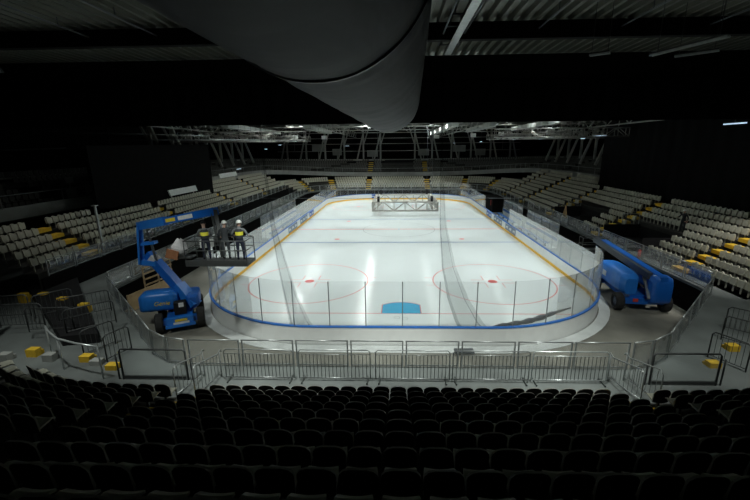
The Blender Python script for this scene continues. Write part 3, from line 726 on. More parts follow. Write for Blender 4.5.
# luminaires over the ice
def beam(parent, power, loc, rot, cone, rad, col=(.95, 1.0, .97)):
    l = bpy.data.lights.new('beam', 'SPOT'); l.energy = power; l.spot_size = cone; l.spot_blend = .7; l.shadow_soft_size = rad; l.color = col
    o = bpy.data.objects.new('beam', l); C.objects.link(o); o.parent = parent; o.location = loc; o.rotation_euler = rot; return o
def luminaire(x, y, label, lens):
    o = empty('ceiling_light', (x, y, 13.8), 0, label, 'light', 'luminaires above the rink')
    g = MB(); g.box((0, 0, .08), (.44, 1.7, .1)); 
    for s in (-1, 1): g.box((s * .225, 0, -.03), (.02, 1.7, .16)); g.box((0, s * .86, -.03), (.46, .02, .16))
    g.build('housing', M['dsteel'], o); MB().box((0, 0, .015), (.40, 1.64, .02)).build('lens', M[lens], o)
    MB().cyl((0, 0, .12), (0, 0, 1.2), .02, 6).build('hanger', M['dsteel'], o)
    beam(o, SPOT * (1 if abs(y - 4.5) < 20 else 1.12), (0, 0, -.03), (0, -.012 * x, 0) if abs(x) < 10 else (0, math.copysign(.50, -x) * -1, 0), 1.6 if abs(x) < 10 else 1.1, .3)
for i, x in enumerate((-16.5, -5.5, 5.5, 16.5)):
    for j in range(7):
        luminaire(x, -19.5 + 8 * j, 'long downlight above the ice, %s row from the left, %s from the near end' % (nth(i + 1), nth(j + 1)), 'lens_bright' if i < 2 and j > 2 else 'lens')
for i, x in enumerate((-13, -4.4, 4.4, 13)):       # downlights above the near walkway, tilted towards the rink
    o = empty('ceiling_downlight', (x, -37.6, 14.1), 0, 'dark round downlight under the roof above the near walkway, %s from left' % nth(i + 1), 'light', 'downlights above the near walkway')
    MB().tube([(0, 0, .25), (0, 0, -.05)], [.3, .45], 20).build('housing', M['dsteel'], o); MB().cyl((0, 0, .2), (0, 0, .9), .02, 6).build('hanger', M['dsteel'], o)
    beam(o, WASH * (.6 if abs(x) > 10 else 1.3), (0, 0, -.12), (.52 if abs(x) > 10 else .40, 0, 0), 1.15, .4, (.95, 1, .94))
for x, pw, t in ((20.2, 4200, 'right'), (-20.8, 420, 'left')):  # unseen lamps added to brighten the near seats of the side stands
    o = empty('ceiling_downlight', (x, -27.5, 13.9), 0, 'added unseen downlight brightening the near corner of the %s stand' % t, 'light', 'downlights above the near walkway')
    MB().tube([(0, 0, .25), (0, 0, -.05)], [.3, .45], 20).build('housing', M['dsteel'], o); MB().cyl((0, 0, .2), (0, 0, 1.1), .02, 6).build('hanger', M['dsteel'], o)
    beam(o, pw, (0, 0, -.12), (.36, 0, 0), .95, .12, (1, 1, .95))
# cable tray and pipes along the roof near the camera
tr = empty('cable_tray', (2.15, -32.3, 14.2), 0, 'pale ladder-like cable tray running along the roof right of the duct', 'cable tray')
g = MB(); g.box((0, 0, 0), (.30, 9.0, .06)); g.build('tray_bed', M['steel'], tr)
g = MB()
for s in (-1, 1): g.tube([(s * .45, -4.6, .35), (s * .45, 4.4, .35)], .035, 6)
for i in range(7): g.box((0, -4.4 + i * 1.45, .35), (.95, .05, .05)); g.box((-.3, -4.4 + i * 1.45, .65), (.03, .03, .65))
g.build('side_rods', M['post'], tr)
for i, (x, y0, y1, z, dx, t) in enumerate(((5.7, -38, -28.3, 14.7, 0, 'first right of the cable tray'), (9.1, -38, -28.3, 14.7, 0, 'second right of the cable tray'), (12.7, -38, -28, 14.7, 0, 'third right of the cable tray'), (-10.7, -40, -27.9, 14.7, 0, 'nearest left of the duct'), (-13.8, -38, -27.6, 14.7, -.3, 'farthest left of the duct'), (-3.0, -34.5, -27.6, 14.6, .2, 'grazing the left flank of the duct'))):
    g = MB(); g.tube([(x - dx, y0, z), (x, y1, z)], .035, 6)
    for k in range(4): yy = y0 + (y1 - y0) * (k + .5) / 4; g.box((x - dx * (1 - (k + .5) / 4), yy, z + .16), (.03, .03, .3))
    tag(g.build('ceiling_pipe', M['post']), 'thin pipe running along the roof, ' + t, 'pipe')
for i, (a, b, t) in enumerate((((9.45, -31.6, 13.2), (10.25, -34.2, 13.2), 'longest, near the upper right corner'), ((10.35, -31.6, 13.15), (11.3, -32.5, 13.15), 'short, below the longest one'), ((7.05, -31.8, 13.2), (7.6, -32.2, 13.2), 'tiny, left of the longest one'))):
    o = empty('batten_light', ((a[0] + b[0]) / 2, (a[1] + b[1]) / 2, a[2]), math.atan2(b[1] - a[1], b[0] - a[0]), 'unlit pale batten hanging below the roof, ' + t, 'light fitting'); L = math.dist(a, b)
    g = MB(); g.box((0, -.07, 0), (L, .05, .05)); g.box((0, .07, 0), (L, .05, .05)); g.build('tubes', M['bright'], o); MB().box((0, 0, .06), (L, .22, .03)).build('tray', M['dsteel'], o)
    for s in (-.4, .4): MB().box((s * L, 0, .95), (.02, .02, 1.75)).build('hanger', M['dsteel'], o)
# roof trusses beyond the drape, columns and raking struts of the upper stands
def lattice(a, b, h, label, r=.06, bay=2.0, m_='strut', drop=True):
    a = Vector(a); b = Vector(b); L = (b - a).length; k = round(L / bay); g = MB()
    for z in (0, h): g.tube([a + Vector((0, 0, z)), b + Vector((0, 0, z))], r, 6)
    for j in range(k):
        p = a + (b - a) * j / k; q_ = a + (b - a) * (j + 1) / k
        if j % 2: p, q_ = q_, p
        g.tube([p, q_ + Vector((0, 0, h))], r * .7, 5)
    tag(g.build('roof_truss', M[m_]), label, 'truss', 'lattice trusses under the far roof')
for i, y in enumerate((-10, 2, 14, 26, 38)): lattice((-36, y, 13.2), (36, y, 13.2), 1.7, 'lattice roof truss spanning the hall, %s beyond the black drape' % nth(i + 1), .09, 2.4)
for sx, t in ((-1, 'left'), (1, 'right')):
    lattice((sx * 24, -18, 12.2), (sx * 24, 46, 12.2), 1.3, 'long lattice truss running down the hall above the %s stand' % t, .07, 2.2)
    lattice((sx * 10, 0, 12.5), (sx * 10, 50, 12.5), 1.2, 'long lattice truss over the %s side of the far ice' % t, .06, 2.2)
def column(x, y, zb, label, rake=(0, 0)):
    o = empty('steel_column', (x, y, zb), 0, label, 'column', 'steel columns behind the upper tier'); H = 14.9 - zb
    MB().box((0, 0, H / 2), (.34, .34, H)).build('shaft', M['strut'], o)
    MB().bar((rake[0], rake[1], 0), (0, 0, H * .8), .34, .3).build('raking_strut', M['strut'], o)
    MB().bar((0, 0, H * .45), (-rake[0] * .9, -rake[1] * .9, H), .24, .24).build('knee_brace', M['strut'], o)
for i, y in enumerate((2, 7, 12, 17, 22, 27, 32)):
    column(31.5, y, 7.2, 'grey column with raking strut above the right stand, %s from the curtain' % nth(i + 1), (-2.2, 0))
    column(-31.5, y, 7.2, 'grey column with raking strut above the left stand, %s from the screen' % nth(i + 1), (2.2, 0))
for i, x in enumerate((-26, -21.5, -17, -12.5, -8, -4, 4, 8, 12.5, 17, 21.5, 26)): column(x, 45.5, 7.2, 'grey column with raking strut behind the far upper tier, %s from left' % nth(i + 1), (1.6 if x > 0 else -1.6, 0))
for i, (x, y0, y1, z, t) in enumerate(((6.6, 0, 30, 12.6, 'right of centre'), (11.0, 0, 16, 12.5, 'over the right blue line'), (-20, -2, 19, 12.6, 'over the left boards'), (-11.9, 5, 22, 12.7, 'over the left face-off spots'), (17.5, -4, 14, 12.6, 'over the right boards'))):
    o = empty('ventilation_duct', (x, (y0 + y1) / 2, z), 0, 'pale ribbed ventilation duct under the far roof, ' + t, 'air duct', 'ducts under the far roof'); L = y1 - y0; g = MB(); g.box((0, 0, 0), (.8, L, .5))
    for k in range(int(L / 2)): g.box((0, -L / 2 + 1 + k * 2, 0), (.9, .12, .6))
    g.build('duct_body', M['fascia'], o)
    for k in range(3): MB().box((0, (k - 1) * L * .4, (15.1 - z) / 2 + .2), (.05, .05, 15.1 - z - .4)).build('hanger', M['dsteel'], o)
for i, (y, z) in enumerate(((-4, 10.9), (8, 11.0), (20, 11.2), (32, 11.4))):
    for sx, t in ((-1, 'left'), (1, 'right')):
        o = empty('lighting_bridge', ((sx * 24.5 if y > 0 else sx * 17.4), y, z), 0, 'dark lattice bridge under the roof, %s side, %s beyond the drape' % (t, nth(i + 1)), 'truss', 'lattice bridges under the far roof')
        box_truss((-7, 0, 0), (7, 0, 0), .9, .7, 'bridge_frame', o, 1.2, .05)
        for hx in (-6, 0, 6): MB().box((hx, 0, (15.05 - z + .9) / 2), (.05, .05, 15.05 - z - .9)).build('hanger', M['strut'], o)
for i, (z, y) in enumerate(((9.4, 44.6), (11.0, 44.6), (12.2, 43.0))):
    o = empty('cable_ladder', (0, y, z), 0, 'pale cable ladder running across the far wall columns, %s from the bottom' % nth(i + 1), 'cable tray', 'cable ladders at the far wall')
    g = MB(); g.box((0, -.15, 0), (56, .05, .1)); g.box((0, .15, 0), (56, .05, .1))
    for k in range(56): g.box((-27.5 + k, 0, 0), (.06, .3, .05))
    g.build('ladder', M['strut'], o)
    for hx in (-24, -8, 8, 24): MB().box((hx, 0, (15.1 - z) / 2 + .05), (.04, .04, 15.1 - z - .1)).build('hanger', M['strut'], o)
for i, (x, w_, z) in enumerate(((-19, 3, 10.2), (-14.5, 2.2, 9.2), (-6, 2.6, 8.8), (6.2, 2.6, 9.0), (14.6, 3, 9.8), (19.6, 2.4, 8.9))):
    g = MB(); g.box((x, 47.6, z), (w_, .25, 1.5)); g.box((x, 47.7, (z - .7 + 7.3) / 2), (.2, .2, max(.1, z - .7 - 7.3)))
    tag(g.build('wall_panel', M['fascia']), 'grey panel standing at the back of the far upper tier, %s from left' % nth(i + 1), 'panel', 'panels at the far wall')
tag(MB().box((-20.5, -22.95, 4.65), (.12, .12, 3.5)).box((-20.5, -22.95, 6.35), (.3, .3, .06)).build('stand_post', M['steel']), 'thin grey post rising at the front of the left stand near its first aisle', 'post')
# thin horizontal pipes at the left
for i, (a, b, t) in enumerate((((-33, -17, 10.0), (-26.5, -17.2, 10.15), 'lowest, beside the left screen'), ((-30.5, -14, 11.55), (-16.5, -13.5, 11.1), 'upper one above the left screen'), ((-30, -10, 10.95), (-13, -10, 10.8), 'lower one above the left screen'))):
    tag(MB().tube([a, b], .04, 6).build('lighting_pipe', M['steel']), 'thin level pipe in the dark at left, ' + t, 'pipe')
# small bluish tube lights
for i, (p, L, rz, t) in enumerate((((-24, 33, 10.8), 1.4, 1.57, 'far left, under the roof truss'), ((-22, 38, 11.6), 1.4, 1.57, 'far left, farther under the roof truss'), ((-12, 46, 10.6), 1.2, 0, 'far end, left of the small screen'), ((12, 38, 10.9), 1.4, 1.57, 'far end, right of the small screen'), ((16, 30, 11.0), 1.4, 1.57, 'far right, first of the row over the ice edge'), ((20, 22, 11.2), 1.5, 1.57, 'far right, second of the row over the ice edge'), ((22, 15, 11.1), 1.5, 1.57, 'right, third of the row over the stand'), ((24, 5.3, 10.9), 1.0, 1.57, 'right, small one before the curtain'), ((24, 1.0, 11.1), 2.8, 1.57, 'right, longer one at the curtain edge'), ((24, -18.1, 11.36), 1.9, 1.57, 'bright one at the right picture edge'), ((-26, 15.7, 6.9), 1.6, 1.57, 'above the left balcony beside the screen'), ((-24, 24, 10.0), 1.2, 1.57, 'left, low under the long truss'))):
    o = empty('tube_light', p, rz, 'small bluish tube light, ' + t, 'light', 'small tube lights')
    MB().box((0, 0, 0), (L, .12, .08)).build('tube', M['tube'], o); MB().box((0, 0, .07), (L, .18, .05)).build('tray', M['dsteel'], o)
    top = 15.0 if p[2] > 9 else 15.0; MB().box((0, 0, (top - p[2]) / 2 + .02), (.03, .03, top - p[2] - .04)).build('hanger', M['dsteel'], o)
# pale floodlight / speaker boxes under the far roof
for i, (x, y, z) in enumerate(((-27, 22, 11.9), (-23.5, 22, 11.8), (-20, 30, 12.2), (-15, 34, 12.2), (15, 33, 12.3), (8, 36, 12.2), (19, 27, 12.3), (23, 14, 12.1))):
    o = empty('speaker_box', (x, y, z), .3 * (i % 3 - 1), 'pale grey box hung from the far roof, %s from the left' % nth(1 + sorted([-27, -23.5, -20, -15, 15, 8, 19, 23]).index(x)), 'speaker', 'boxes hung under the far roof')
    MB().box((0, 0, 0), (1.0, .6, .7)).build('cabinet', M['white'], o); MB().box((0, 0, (15.0 - z + .3) / 2), (.05, .05, 15.0 - z - .3)).build('bracket', M['dsteel'], o)
for p, dms, t in (((-27.3, -16.6, 7.6), (.1, .75, .5), 'upper one of two left of the black screen'), ((-27.3, -16.6, 6.55), (.1, 1.0, .7), 'lower one just above the left balcony'), ((-27.3, -14.7, 6.75), (.1, .8, .8), 'nearest the black screen, above left balcony')):
    g = MB(); g.box(p, dms); g.box((p[0] - .03, p[1], (p[2] + 6.0) / 2 - .2), (.06, .06, p[2] - 5.9)); tag(g.build('wall_box', M['fascia']), 'pale box on the dark wall, ' + t, 'box')
for (y0, y1, z, X, t) in ((6.2, 13.5, 4.75, -24.6, 'lower long one'), (6.5, 12.5, 6.35, -25.2, 'upper short one'), (17.8, 24.5, 4.75, -24.6, 'farther right one'), (-9, -3.5, 5.65, -23.55, 'below the black screen')):
    g = MB(); g.box((X, (y0 + y1) / 2, z), (.12, y1 - y0, .62), ry=-.3); g.box((X - .1, y0 + .5, z - .35), (.06, .06, .6)); g.box((X - .1, y1 - .5, z - .35), (.06, .06, .6)); tag(g.build('covered_row_panel', M['white']), 'white panel over a seat row in the upper left stand, ' + t, 'panel')
tag(MB().add([(19.0, -3.9, 2.0), (19.0, -2.7, 2.0), (19.05, -3.3, 3.5), (19.12, -3.9, 2.0), (19.12, -2.7, 2.0), (19.1, -3.3, 3.5)], [(0, 1, 2), (5, 4, 3), (0, 3, 4, 1), (1, 4, 5, 2), (2, 5, 3, 0)]).build('triangle_board', M['tan']), 'tan triangular board standing at the farther right stand entrance', 'board')
tag(MB().tube([(17.72, -19.75, 1.8), (17.72, -19.75, 2.35), (17.72, -19.75, 2.45)], [.11, .11, .04], 12).build('fire_extinguisher', M['redp']), 'small red extinguisher behind the right stand railing above the lift', 'fire extinguisher')
# ================================================================== CORNER STEPS AT NEAR LEFT / RIGHT
wl = MB(); wl.prism([(-20.6, -25.4), (-17.3, -29.0), (-13.2, -33.3), (-14.6, -33.6), (-18.6, -30.2), (-22, -27.4)], ZP, 2.25); wl.build('wall_corner_left', M['black'])['kind'] = 'structure'
wl = MB(); wl.prism([(20.6, -28.6), (17.2, -31.4), (14.2, -33.8), (15.6, -34.8), (19, -32.5), (22, -30)], ZP, 2.3); wl.build('wall_corner_right', M['black'])['kind'] = 'structure'
for i, (x, y, z, m_) in enumerate(((-20.9, -28.75, 2.35, 'ystep'), (-19.8, -28.7, 2.35, 'ystep'), (-18.1, -29.4, 2.35, 'ystep'), (-16.3, -30.2, 2.35, 'ystep'), (-15.1, -34.4, 2.12, 'ystep'), (-12.6, -34.75, 2.05, 'ystep'), (-11.15, -35.3, 2.0, 'ystep'), (-15.9, -34.8, 2.12, 'fascia'), (-14.1, -34.75, 2.1, 'fascia'), (-12.0, -35.0, 2.0, 'fascia'), (11.6, -34.75, 2.0, 'ystep'), (13.3, -33.5, 2.05, 'ystep'))):
    col = 'yellow' if m_ == 'ystep' else 'grey'
    g = MB(); g.box((x, y, (z + ZP) / 2), (.42, .3, z - ZP)); g.box((x, y + .18, (z + ZP) / 2 - .06), (.42, .12, (z - ZP) * .5), .0)
    side = 'left' if x < 0 else 'right'
    tag(g.build('step_block', M[m_]), '%s painted step block in the near %s corner, %s' % (col, side, ('far row, %s from left' % nth(i + 1)) if i < 4 else ('near row, %s from left' % nth({7: 1, 4: 2, 8: 3, 5: 4, 9: 5, 6: 6}[i])) if i < 10 else ('beside the guard panel' if i == 10 else 'at the picture edge')), 'step', 'painted corner steps')
def hoop(x, y, rz, L, h, z, label):
    o = empty('stair_rail', (x, y, z), rz, label, 'handrail', 'dark handrails of the corner stairs')
    MB().tube([(-L / 2, 0, 0), (-L / 2, 0, h - .1), (-L / 2 + .1, 0, h), (L / 2 - .1, 0, h), (L / 2, 0, h - .1), (L / 2, 0, 0)], .028, 6).build('hoop', M['dsteel'], o)
    g = MB(); k = int(L / .16)
    for i in range(1, k): g.tube([(-L / 2 + L * i / k, 0, .12), (-L / 2 + L * i / k, 0, h - .02)], .009, 5)
    g.tube([(-L / 2, 0, .12), (L / 2, 0, .12)], .018, 5); g.build('bars', M['dsteel'], o)
for i, (x, y, rz, L) in enumerate(((-15.2, -31.4, .75, 2.0), (-13.9, -32.7, .75, 1.8), (-17.0, -31.1, .9, 1.5), (-12.7, -33.9, 1.1, 1.2), (-11.55, -34.35, 1.2, 1.0), (-15.5, -33.0, .1, 1.9), (-17.2, -32.6, .1, 1.9), (-18.7, -31.6, .2, 1.6))): hoop(x, y, rz, L, 1.1, 2.2 if i not in (3, 4) else ZP, 'dark barred handrail in the near left corner stairs, %s counting from the walkway' % nth(i + 1))
for i, (x, y, rz, L) in enumerate(((12.2, -34.6, -1.1, 1.2), (14.0, -33.1, -.9, 1.3), (15.0, -32.1, -.8, 1.4))): hoop(x, y, rz, L, 1.1, ZP, 'dark barred handrail in the near right corner stairs, %s counting from the aisle' % nth(i + 1))
g = MB(); g.tube([(-14.5, -34.2, 2.6), (-14.35, -34.4, 3.12), (-13.9, -34.8, 3.12), (-13.0, -35.4, 3.1), (-12.0, -35.75, 3.1), (-11.0, -36.0, 3.1)], .035, 8)
for p in ((-14.35, -34.4), (-13.0, -35.4), (-11.0, -36.0)): g.tube([(p[0], p[1], ZP), (p[0], p[1], 3.1)], .028, 6)
tag(g.build('curved_handrail', M['bright']), 'pale curved handrail sweeping round the near left corner', 'handrail')
# ================================================================== WOOD BY THE LEFT LIFT
cr = empty('plywood_crate', (-16.75, -24.4, 0), 1.36, 'bare plywood crate side standing by the left walkway wall', 'crate')
MB().box((0, 0, .58), (3.3, .05, 1.12)).build('sheet', M['ply'], cr)
g = MB()
for x in (-1.6, 0, 1.6): g.box((x, .06, .58), (.08, .07, 1.12))
g.box((0, .3, .05), (3.3, .6, .08)); g.build('battens', M['timber'], cr)
pr = empty('timber_rack', (-17.05, -22.7, 0), 1.36, 'pale timber slatted rack standing behind the plywood crate', 'rack')
for z in (1.05, 1.45, 1.85, 2.25): MB().box((0, 0, z), (2.5, .05, .10)).build('slat', M['timber'], pr)
for x in (-1.2, 0, 1.2): MB().box((x, .05, 1.15), (.09, .06, 2.3)).build('upright', M['timber'], pr)
# ================================================================== BOOM LIFTS
def wheel(parent, c, rad, wd, axis, name='wheel'):
    c = Vector(c); a = Vector(axis).normalized(); n = 28; g = MB(); g.smooth = True
    x = Vector((0, 0, 1)); y = a.cross(x); rows = []
    for off, rr in ((-.5, .55), (-.5, .88), (-.36, 1.0), (.36, 1.0), (.5, .88), (.5, .55)):
        r = [];
        for k in range(n * 2):
            th = 2 * PI * k / (n * 2); q_ = rad * rr * (1 + (.025 if (k // 2) % 2 and rr == 1.0 else 0)); r.append(c + a * off * wd + q_ * (math.cos(th) * x + math.sin(th) * y))
        rows.append(r + [r[0]])
    for p, q_ in zip(rows[:-1], rows[1:]): g.strip(p, q_)
    o = g.build(name, M['rubber'], parent)
    h = MB(); h.cyl(c - a * wd * .42, c + a * wd * .42, rad * .56, 18); h.cyl(c - a * wd * .52, c + a * wd * .52, rad * .2, 10); h.build('hub', M['rim'], o)
def rounded_hood(L, Wd, H, n=10):
    """engine cowl: rounded box along x"""
    g = MB(); g.smooth = True; rows = []
    for i in range(n + 1):
        u = -1 + 2 * i / n; e = (1 - abs(u) ** 4) ** .25 if abs(u) < 1 else 0; e = max(e, .55); r = []
        for k in range(20):
            a = 2 * PI * k / 20; ca, sa = math.cos(a), math.sin(a); r.append((u * L / 2, math.copysign(abs(ca) ** .5, ca) * Wd / 2 * e, H / 2 + math.copysign(abs(sa) ** .45, sa) * H / 2 * (e if sa > 0 else 1)))
        rows.append(r + [r[0]])
    for a, b in zip(rows[:-1], rows[1:]): g.strip(a, b)
    for r, fl in ((rows[0], 0), (rows[-1], 1)): g.add(r[:-1], [tuple(range(20)) if fl else tuple(range(20))[::-1]])
    return g
def textmesh(body, size, name, m_, parent, mw, ital=.25):
    c = bpy.data.curves.new(name, 'FONT'); c.body = body; c.size = size; c.extrude = .004; c.shear = ital; c.align_x = 'CENTER'
    o = bpy.data.objects.new(name, c); C.objects.link(o)
    me = bpy.data.meshes.new_from_object(o.evaluated_get(bpy.context.evaluated_depsgraph_get())); C.objects.unlink(o); bpy.data.objects.remove(o)
    me.materials.clear(); me.materials.append(m_); q_ = bpy.data.objects.new(name, me); C.objects.link(q_); q_.parent = parent; q_.matrix_local = mw; return q_
# ---- left lift. local frame: x = right of chassis (towards rink), -y = front (towards camera)
th = math.atan2(.96, 1.84)
L1 = empty('boom_lift', (-13.1, -27.2, 0), th, 'blue articulating boom lift with raised arm on the concrete left of the rink', 'boom lift')
MB().box((0, 0, .62), (1.3, 2.7, .42)).box((0, -1.25, .62), (1.9, .35, .3)).box((0, 1.15, .62), (1.9, .3, .3)).build('chassis', M['blue'], L1)
g = MB(); g.box((0, -1.45, .60), (1.35, .32, .5)); g.box((0, -1.62, .42), (1.5, .12, .16)); g.build('front_bumper', M['bluel'], L1)
MB().box((.05, -1.625, .72), (.62, .02, .13)).build('yellow_sticker', M['ylift'], L1)
MB().box((.05, -1.625, .56), (.8, .02, .12)).build('white_sticker', M['white'], L1)
for sx in (-1, 1):
    for yy in (-1.15, 1.15): wheel(L1, (sx * 1.05, yy, .55), .55, .40, (1, 0, 0))
MB().cyl((0, 0, .82), (0, 0, 1.02), .55, 24).build('turntable', M['dsteel'], L1)
hd = rounded_hood(1.95, 1.15, 1.15).build('engine_cowl', M['bluel'], L1); hd.location = (-.98, -.1, 1.0); hd.rotation_euler = (0, 0, -.12)
textmesh('Genie', .34, 'yellow_lettering', M['ylift'], L1, Matrix.Translation((-.85, -.70, 1.42)) @ Matrix.Rotation(-.12, 4, 'Z') @ Matrix.Rotation(PI / 2, 4, 'X'))
cw = rounded_hood(1.7, .8, .85).build('counterweight', M['blue'], L1); cw.location = (.75, .1, .98); cw.rotation_euler = (0, 0, 1.5)
MB().box((.05, -.85, 1.2), (.62, .5, .7)).build('boom_pedestal', M['black'], L1)
MB().box((.12, -1.115, 1.42), (.26, .02, .24)).build('white_sticker', M['white'], L1)
inv1 = Matrix.Rotation(-th, 4, 'Z') @ Matrix.Translation((13.1, 27.2, 0))
def W1(p): return inv1 @ Vector(p)
MB().bar(W1((-12.4, -27.2, 1.3)), W1((-14.95, -26.5, 3.98)), .46, .52).build('lower_boom', M['blue'], L1)
MB().bar(W1((-12.15, -27.3, 1.0)), W1((-13.2, -27.0, 2.15)), .62, .68).build('boom_base', M['bluel'], L1)
MB().bar(W1((-14.5, -26.63, 3.5)), W1((-14.75, -26.57, 3.77)), .49, .55).build('worn_patch', M['tarp'], L1).hide_render = False
g = MB(); g.bar(W1((-15.35, -26.55, 3.45)), W1((-14.95, -26.75, 5.85)), .16, .42); g.bar(W1((-15.35, -26.85, 3.5)), W1((-14.95, -27.05, 5.8)), .10, .42); g.bar(W1((-15.3, -26.7, 3.55)), W1((-14.4, -26.7, 3.45)), .42, .3); g.bar(W1((-15.1, -26.8, 4.65)), W1((-14.2, -26.8, 4.75)), .38, .16)
g.build('riser_link', M['bluel'], L1)
MB().bar(W1((-14.35, -26.8, 3.6)), W1((-14.55, -26.85, 5.3)), .12, .12).build('hydraulic_cylinder', M['post'], L1)
MB().bar(W1((-14.95, -26.9, 5.72)), W1((-12.6, -28.2, 6.25)), .30, .46).build('upper_boom', M['bluel'], L1)
MB().bar(W1((-12.7, -28.15, 6.22)), W1((-8.7, -30.5, 7.12)), .24, .36).build('telescopic_boom', M['blue'], L1)
def side_plate(a, b, f0, f1, zoff, hgt, off, name, m_):
    a = Vector(a); b = Vector(b); t = (b - a).normalized(); n = Vector((t.y, -t.x, 0)).normalized(); n = n if n.y < 0 else -n; up = n.cross(t); up = up if up.z > 0 else -up
    p = a + (b - a) * f0; q_ = a + (b - a) * f1; g = MB(); vs = []
    for o_ in (off, off + .006):
        for pt, s_ in ((p, -1), (q_, -1), (q_, 1), (p, 1)): vs.append(W1(pt + n * o_ + up * (zoff + s_ * hgt / 2)))
    g.add(vs, [(3, 2, 1, 0), (4, 5, 6, 7), (0, 1, 5, 4), (1, 2, 6, 5), (2, 3, 7, 6), (3, 0, 4, 7)]); g.build(name, m_, L1)
side_plate((-12.7, -28.15, 6.22), (-8.7, -30.5, 7.12), .08, .28, 0, .18, .122, 'yellow_sticker', M['ylift']); side_plate((-12.7, -28.15, 6.22), (-8.7, -30.5, 7.12), .34, .62, 0, .2, .122, 'white_sticker', M['white'])
g = MB(); g.bar(W1((-8.75, -30.5, 7.15)), W1((-8.45, -30.95, 6.1)), .16, .2); g.bar(W1((-8.45, -30.95, 6.2)), W1((-8.4, -31.0, 5.05)), .18, .22); g.bar(W1((-8.95, -30.45, 7.0)), W1((-8.6, -30.9, 5.6)), .08, .08); g.build('jib', M['dsteel'], L1)
bk = MB().box(W1((-8.2, -31.6, 4.97)), (2.75, 1.05, .12), -th).build('basket_floor', M['dsteel'], L1)
g = MB(); cx, cy, z0 = -8.2, -31.6, 5.0
for z in (1.05, .62): g.tube([W1((cx + sx * 1.36, cy + sy * .5, z0 + z)) for sx, sy in ((-1, -1), (1, -1), (1, 1), (-1, 1), (-1, -1))], .024, 6)
for sx in (-1, -.33, .33, 1):
    for sy in (-1, 1): g.tube([W1((cx + sx * 1.36, cy + sy * .5, z0)), W1((cx + sx * 1.36, cy + sy * .5, z0 + 1.05))], .022, 6)
g.build('basket_rails', M['dsteel'], L1)
MB().box(W1((-8.2, -32.11, 5.1)), (2.75, .03, .18), -th).build('toe_board', M['dsteel'], L1); MB().box(W1((-8.95, -31.25, 5.75)), (.5, .3, .35), -th).build('control_box', M['white'], L1)
# bundle held at the left end of the basket
bd = empty('material_bundle', (-10.1, -31.5, 5.1), 0, 'pale tarpaulin and brown board bundle strapped to the basket end', 'bundle')
g = MB(); g.smooth = True; rows = []
for i in range(7):
    u = i / 6; rr = .26 * math.sin(PI * (u * .86 + .1)) + .03; rows.append([(rr * 1.2 * math.cos(a * PI / 6) * (1 + .25 * math.sin(a * 2.3 + i)), rr * math.sin(a * PI / 6), .1 + .8 * u + .06 * math.sin(a * 1.7)) for a in range(12)])
rows = [r + [r[0]] for r in rows]
for a, b in zip(rows[:-1], rows[1:]): g.strip(a, b)
g.add(rows[0][:-1], [tuple(range(12))[::-1]]); g.add(rows[-1][:-1], [tuple(range(12))]); g.build('tarpaulin', M['tarp'], bd)
MB().box((-.2, -.3, .28), (.5, .12, .4), .2, 0, .3).build('brown_board', M['brown'], bd); MB().box((.15, 0, .1), (.9, .5, .06)).build('shelf_bracket', M['dsteel'], bd)
# ---- right lift, stowed, boom lying back along the machine
a2 = math.atan2(-.45, 2.9)
L2 = empty('boom_lift', (15.0, -23.5, 0), -.10, 'blue telescopic boom lift parked with its boom stowed right of the rink', 'boom lift')
MB().box((0, 0, .72), (1.5, 3.6, .5)).box((0, -1.9, .66), (2.4, .35, .32)).box((0, 1.9, .66), (2.4, .3, .3)).build('chassis', M['blue'], L2)
for sx in (-1, 1):
    for yy in (-1.75, 1.8): wheel(L2, (sx * 1.34, yy, .54), .54, .44, (1, 0, 0))
MB().cyl((0, 0, .95), (0, 0, 1.15), .6, 24).build('turntable', M['dsteel'], L2)
c1 = rounded_hood(3.9, 1.25, 1.3).build('engine_cowl', M['bluel'], L2); c1.location = (-.72, .15, 1.0); c1.rotation_euler = (0, 0, PI / 2)
c2 = rounded_hood(3.0, .8, .95).build('tank_cowl', M['blue'], L2); c2.location = (.95, .2, 1.12); c2.rotation_euler = (0, 0, PI / 2)
c3 = rounded_hood(1.15, .95, 1.75).build('counterweight', M['blue'], L2); c3.location = (.80, -2.0, .62)
MB().box((-1.36, .6, 1.65), (.03, .5, .34)).build('white_sticker', M['white'], L2); MB().box((-1.36, 1.35, 1.8), (.03, .34, .2)).build('yellow_sticker', M['ylift'], L2)
MB().box((-.5, -2.08, .75), (.3, .05, .2)).build('red_reflector', M['redp'], L2)
MB().bar((.72, -2.45, 2.12), (.3, 5.4, 2.62), .42, .46).build('boom', M['blue'], L2)
MB().bar((.36, -1.6, 2.16), (.02, 6.2, 2.68), .32, .40).build('hose_tray', M['post'], L2)
MB().bar((.3, 5.3, 2.62), (.32, 6.9, 2.65), .26, .30).build('boom_tip', M['dsteel'], L2)
MB().bar((.1, -2.3, .95), (.35, -.8, 2.1), .15, .15).build('lift_cylinder', M['steel'], L2)
g = MB(); g.box((.3, 7.3, 1.55), (1.9, .8, .1))
for z in (2.05, 2.6): g.tube([(.3 + sx * .95, 7.3 + sy * .4, z) for sx, sy in ((-1, -1), (1, -1), (1, 1), (-1, 1), (-1, -1))], .025, 6)
for sx in (-1, 1):
    for sy in (-1, 1): g.tube([(.3 + sx * .95, 7.3 + sy * .4, 1.55), (.3 + sx * .95, 7.3 + sy * .4, 2.6)], .025, 6)
g.build('basket', M['dsteel'], L2)
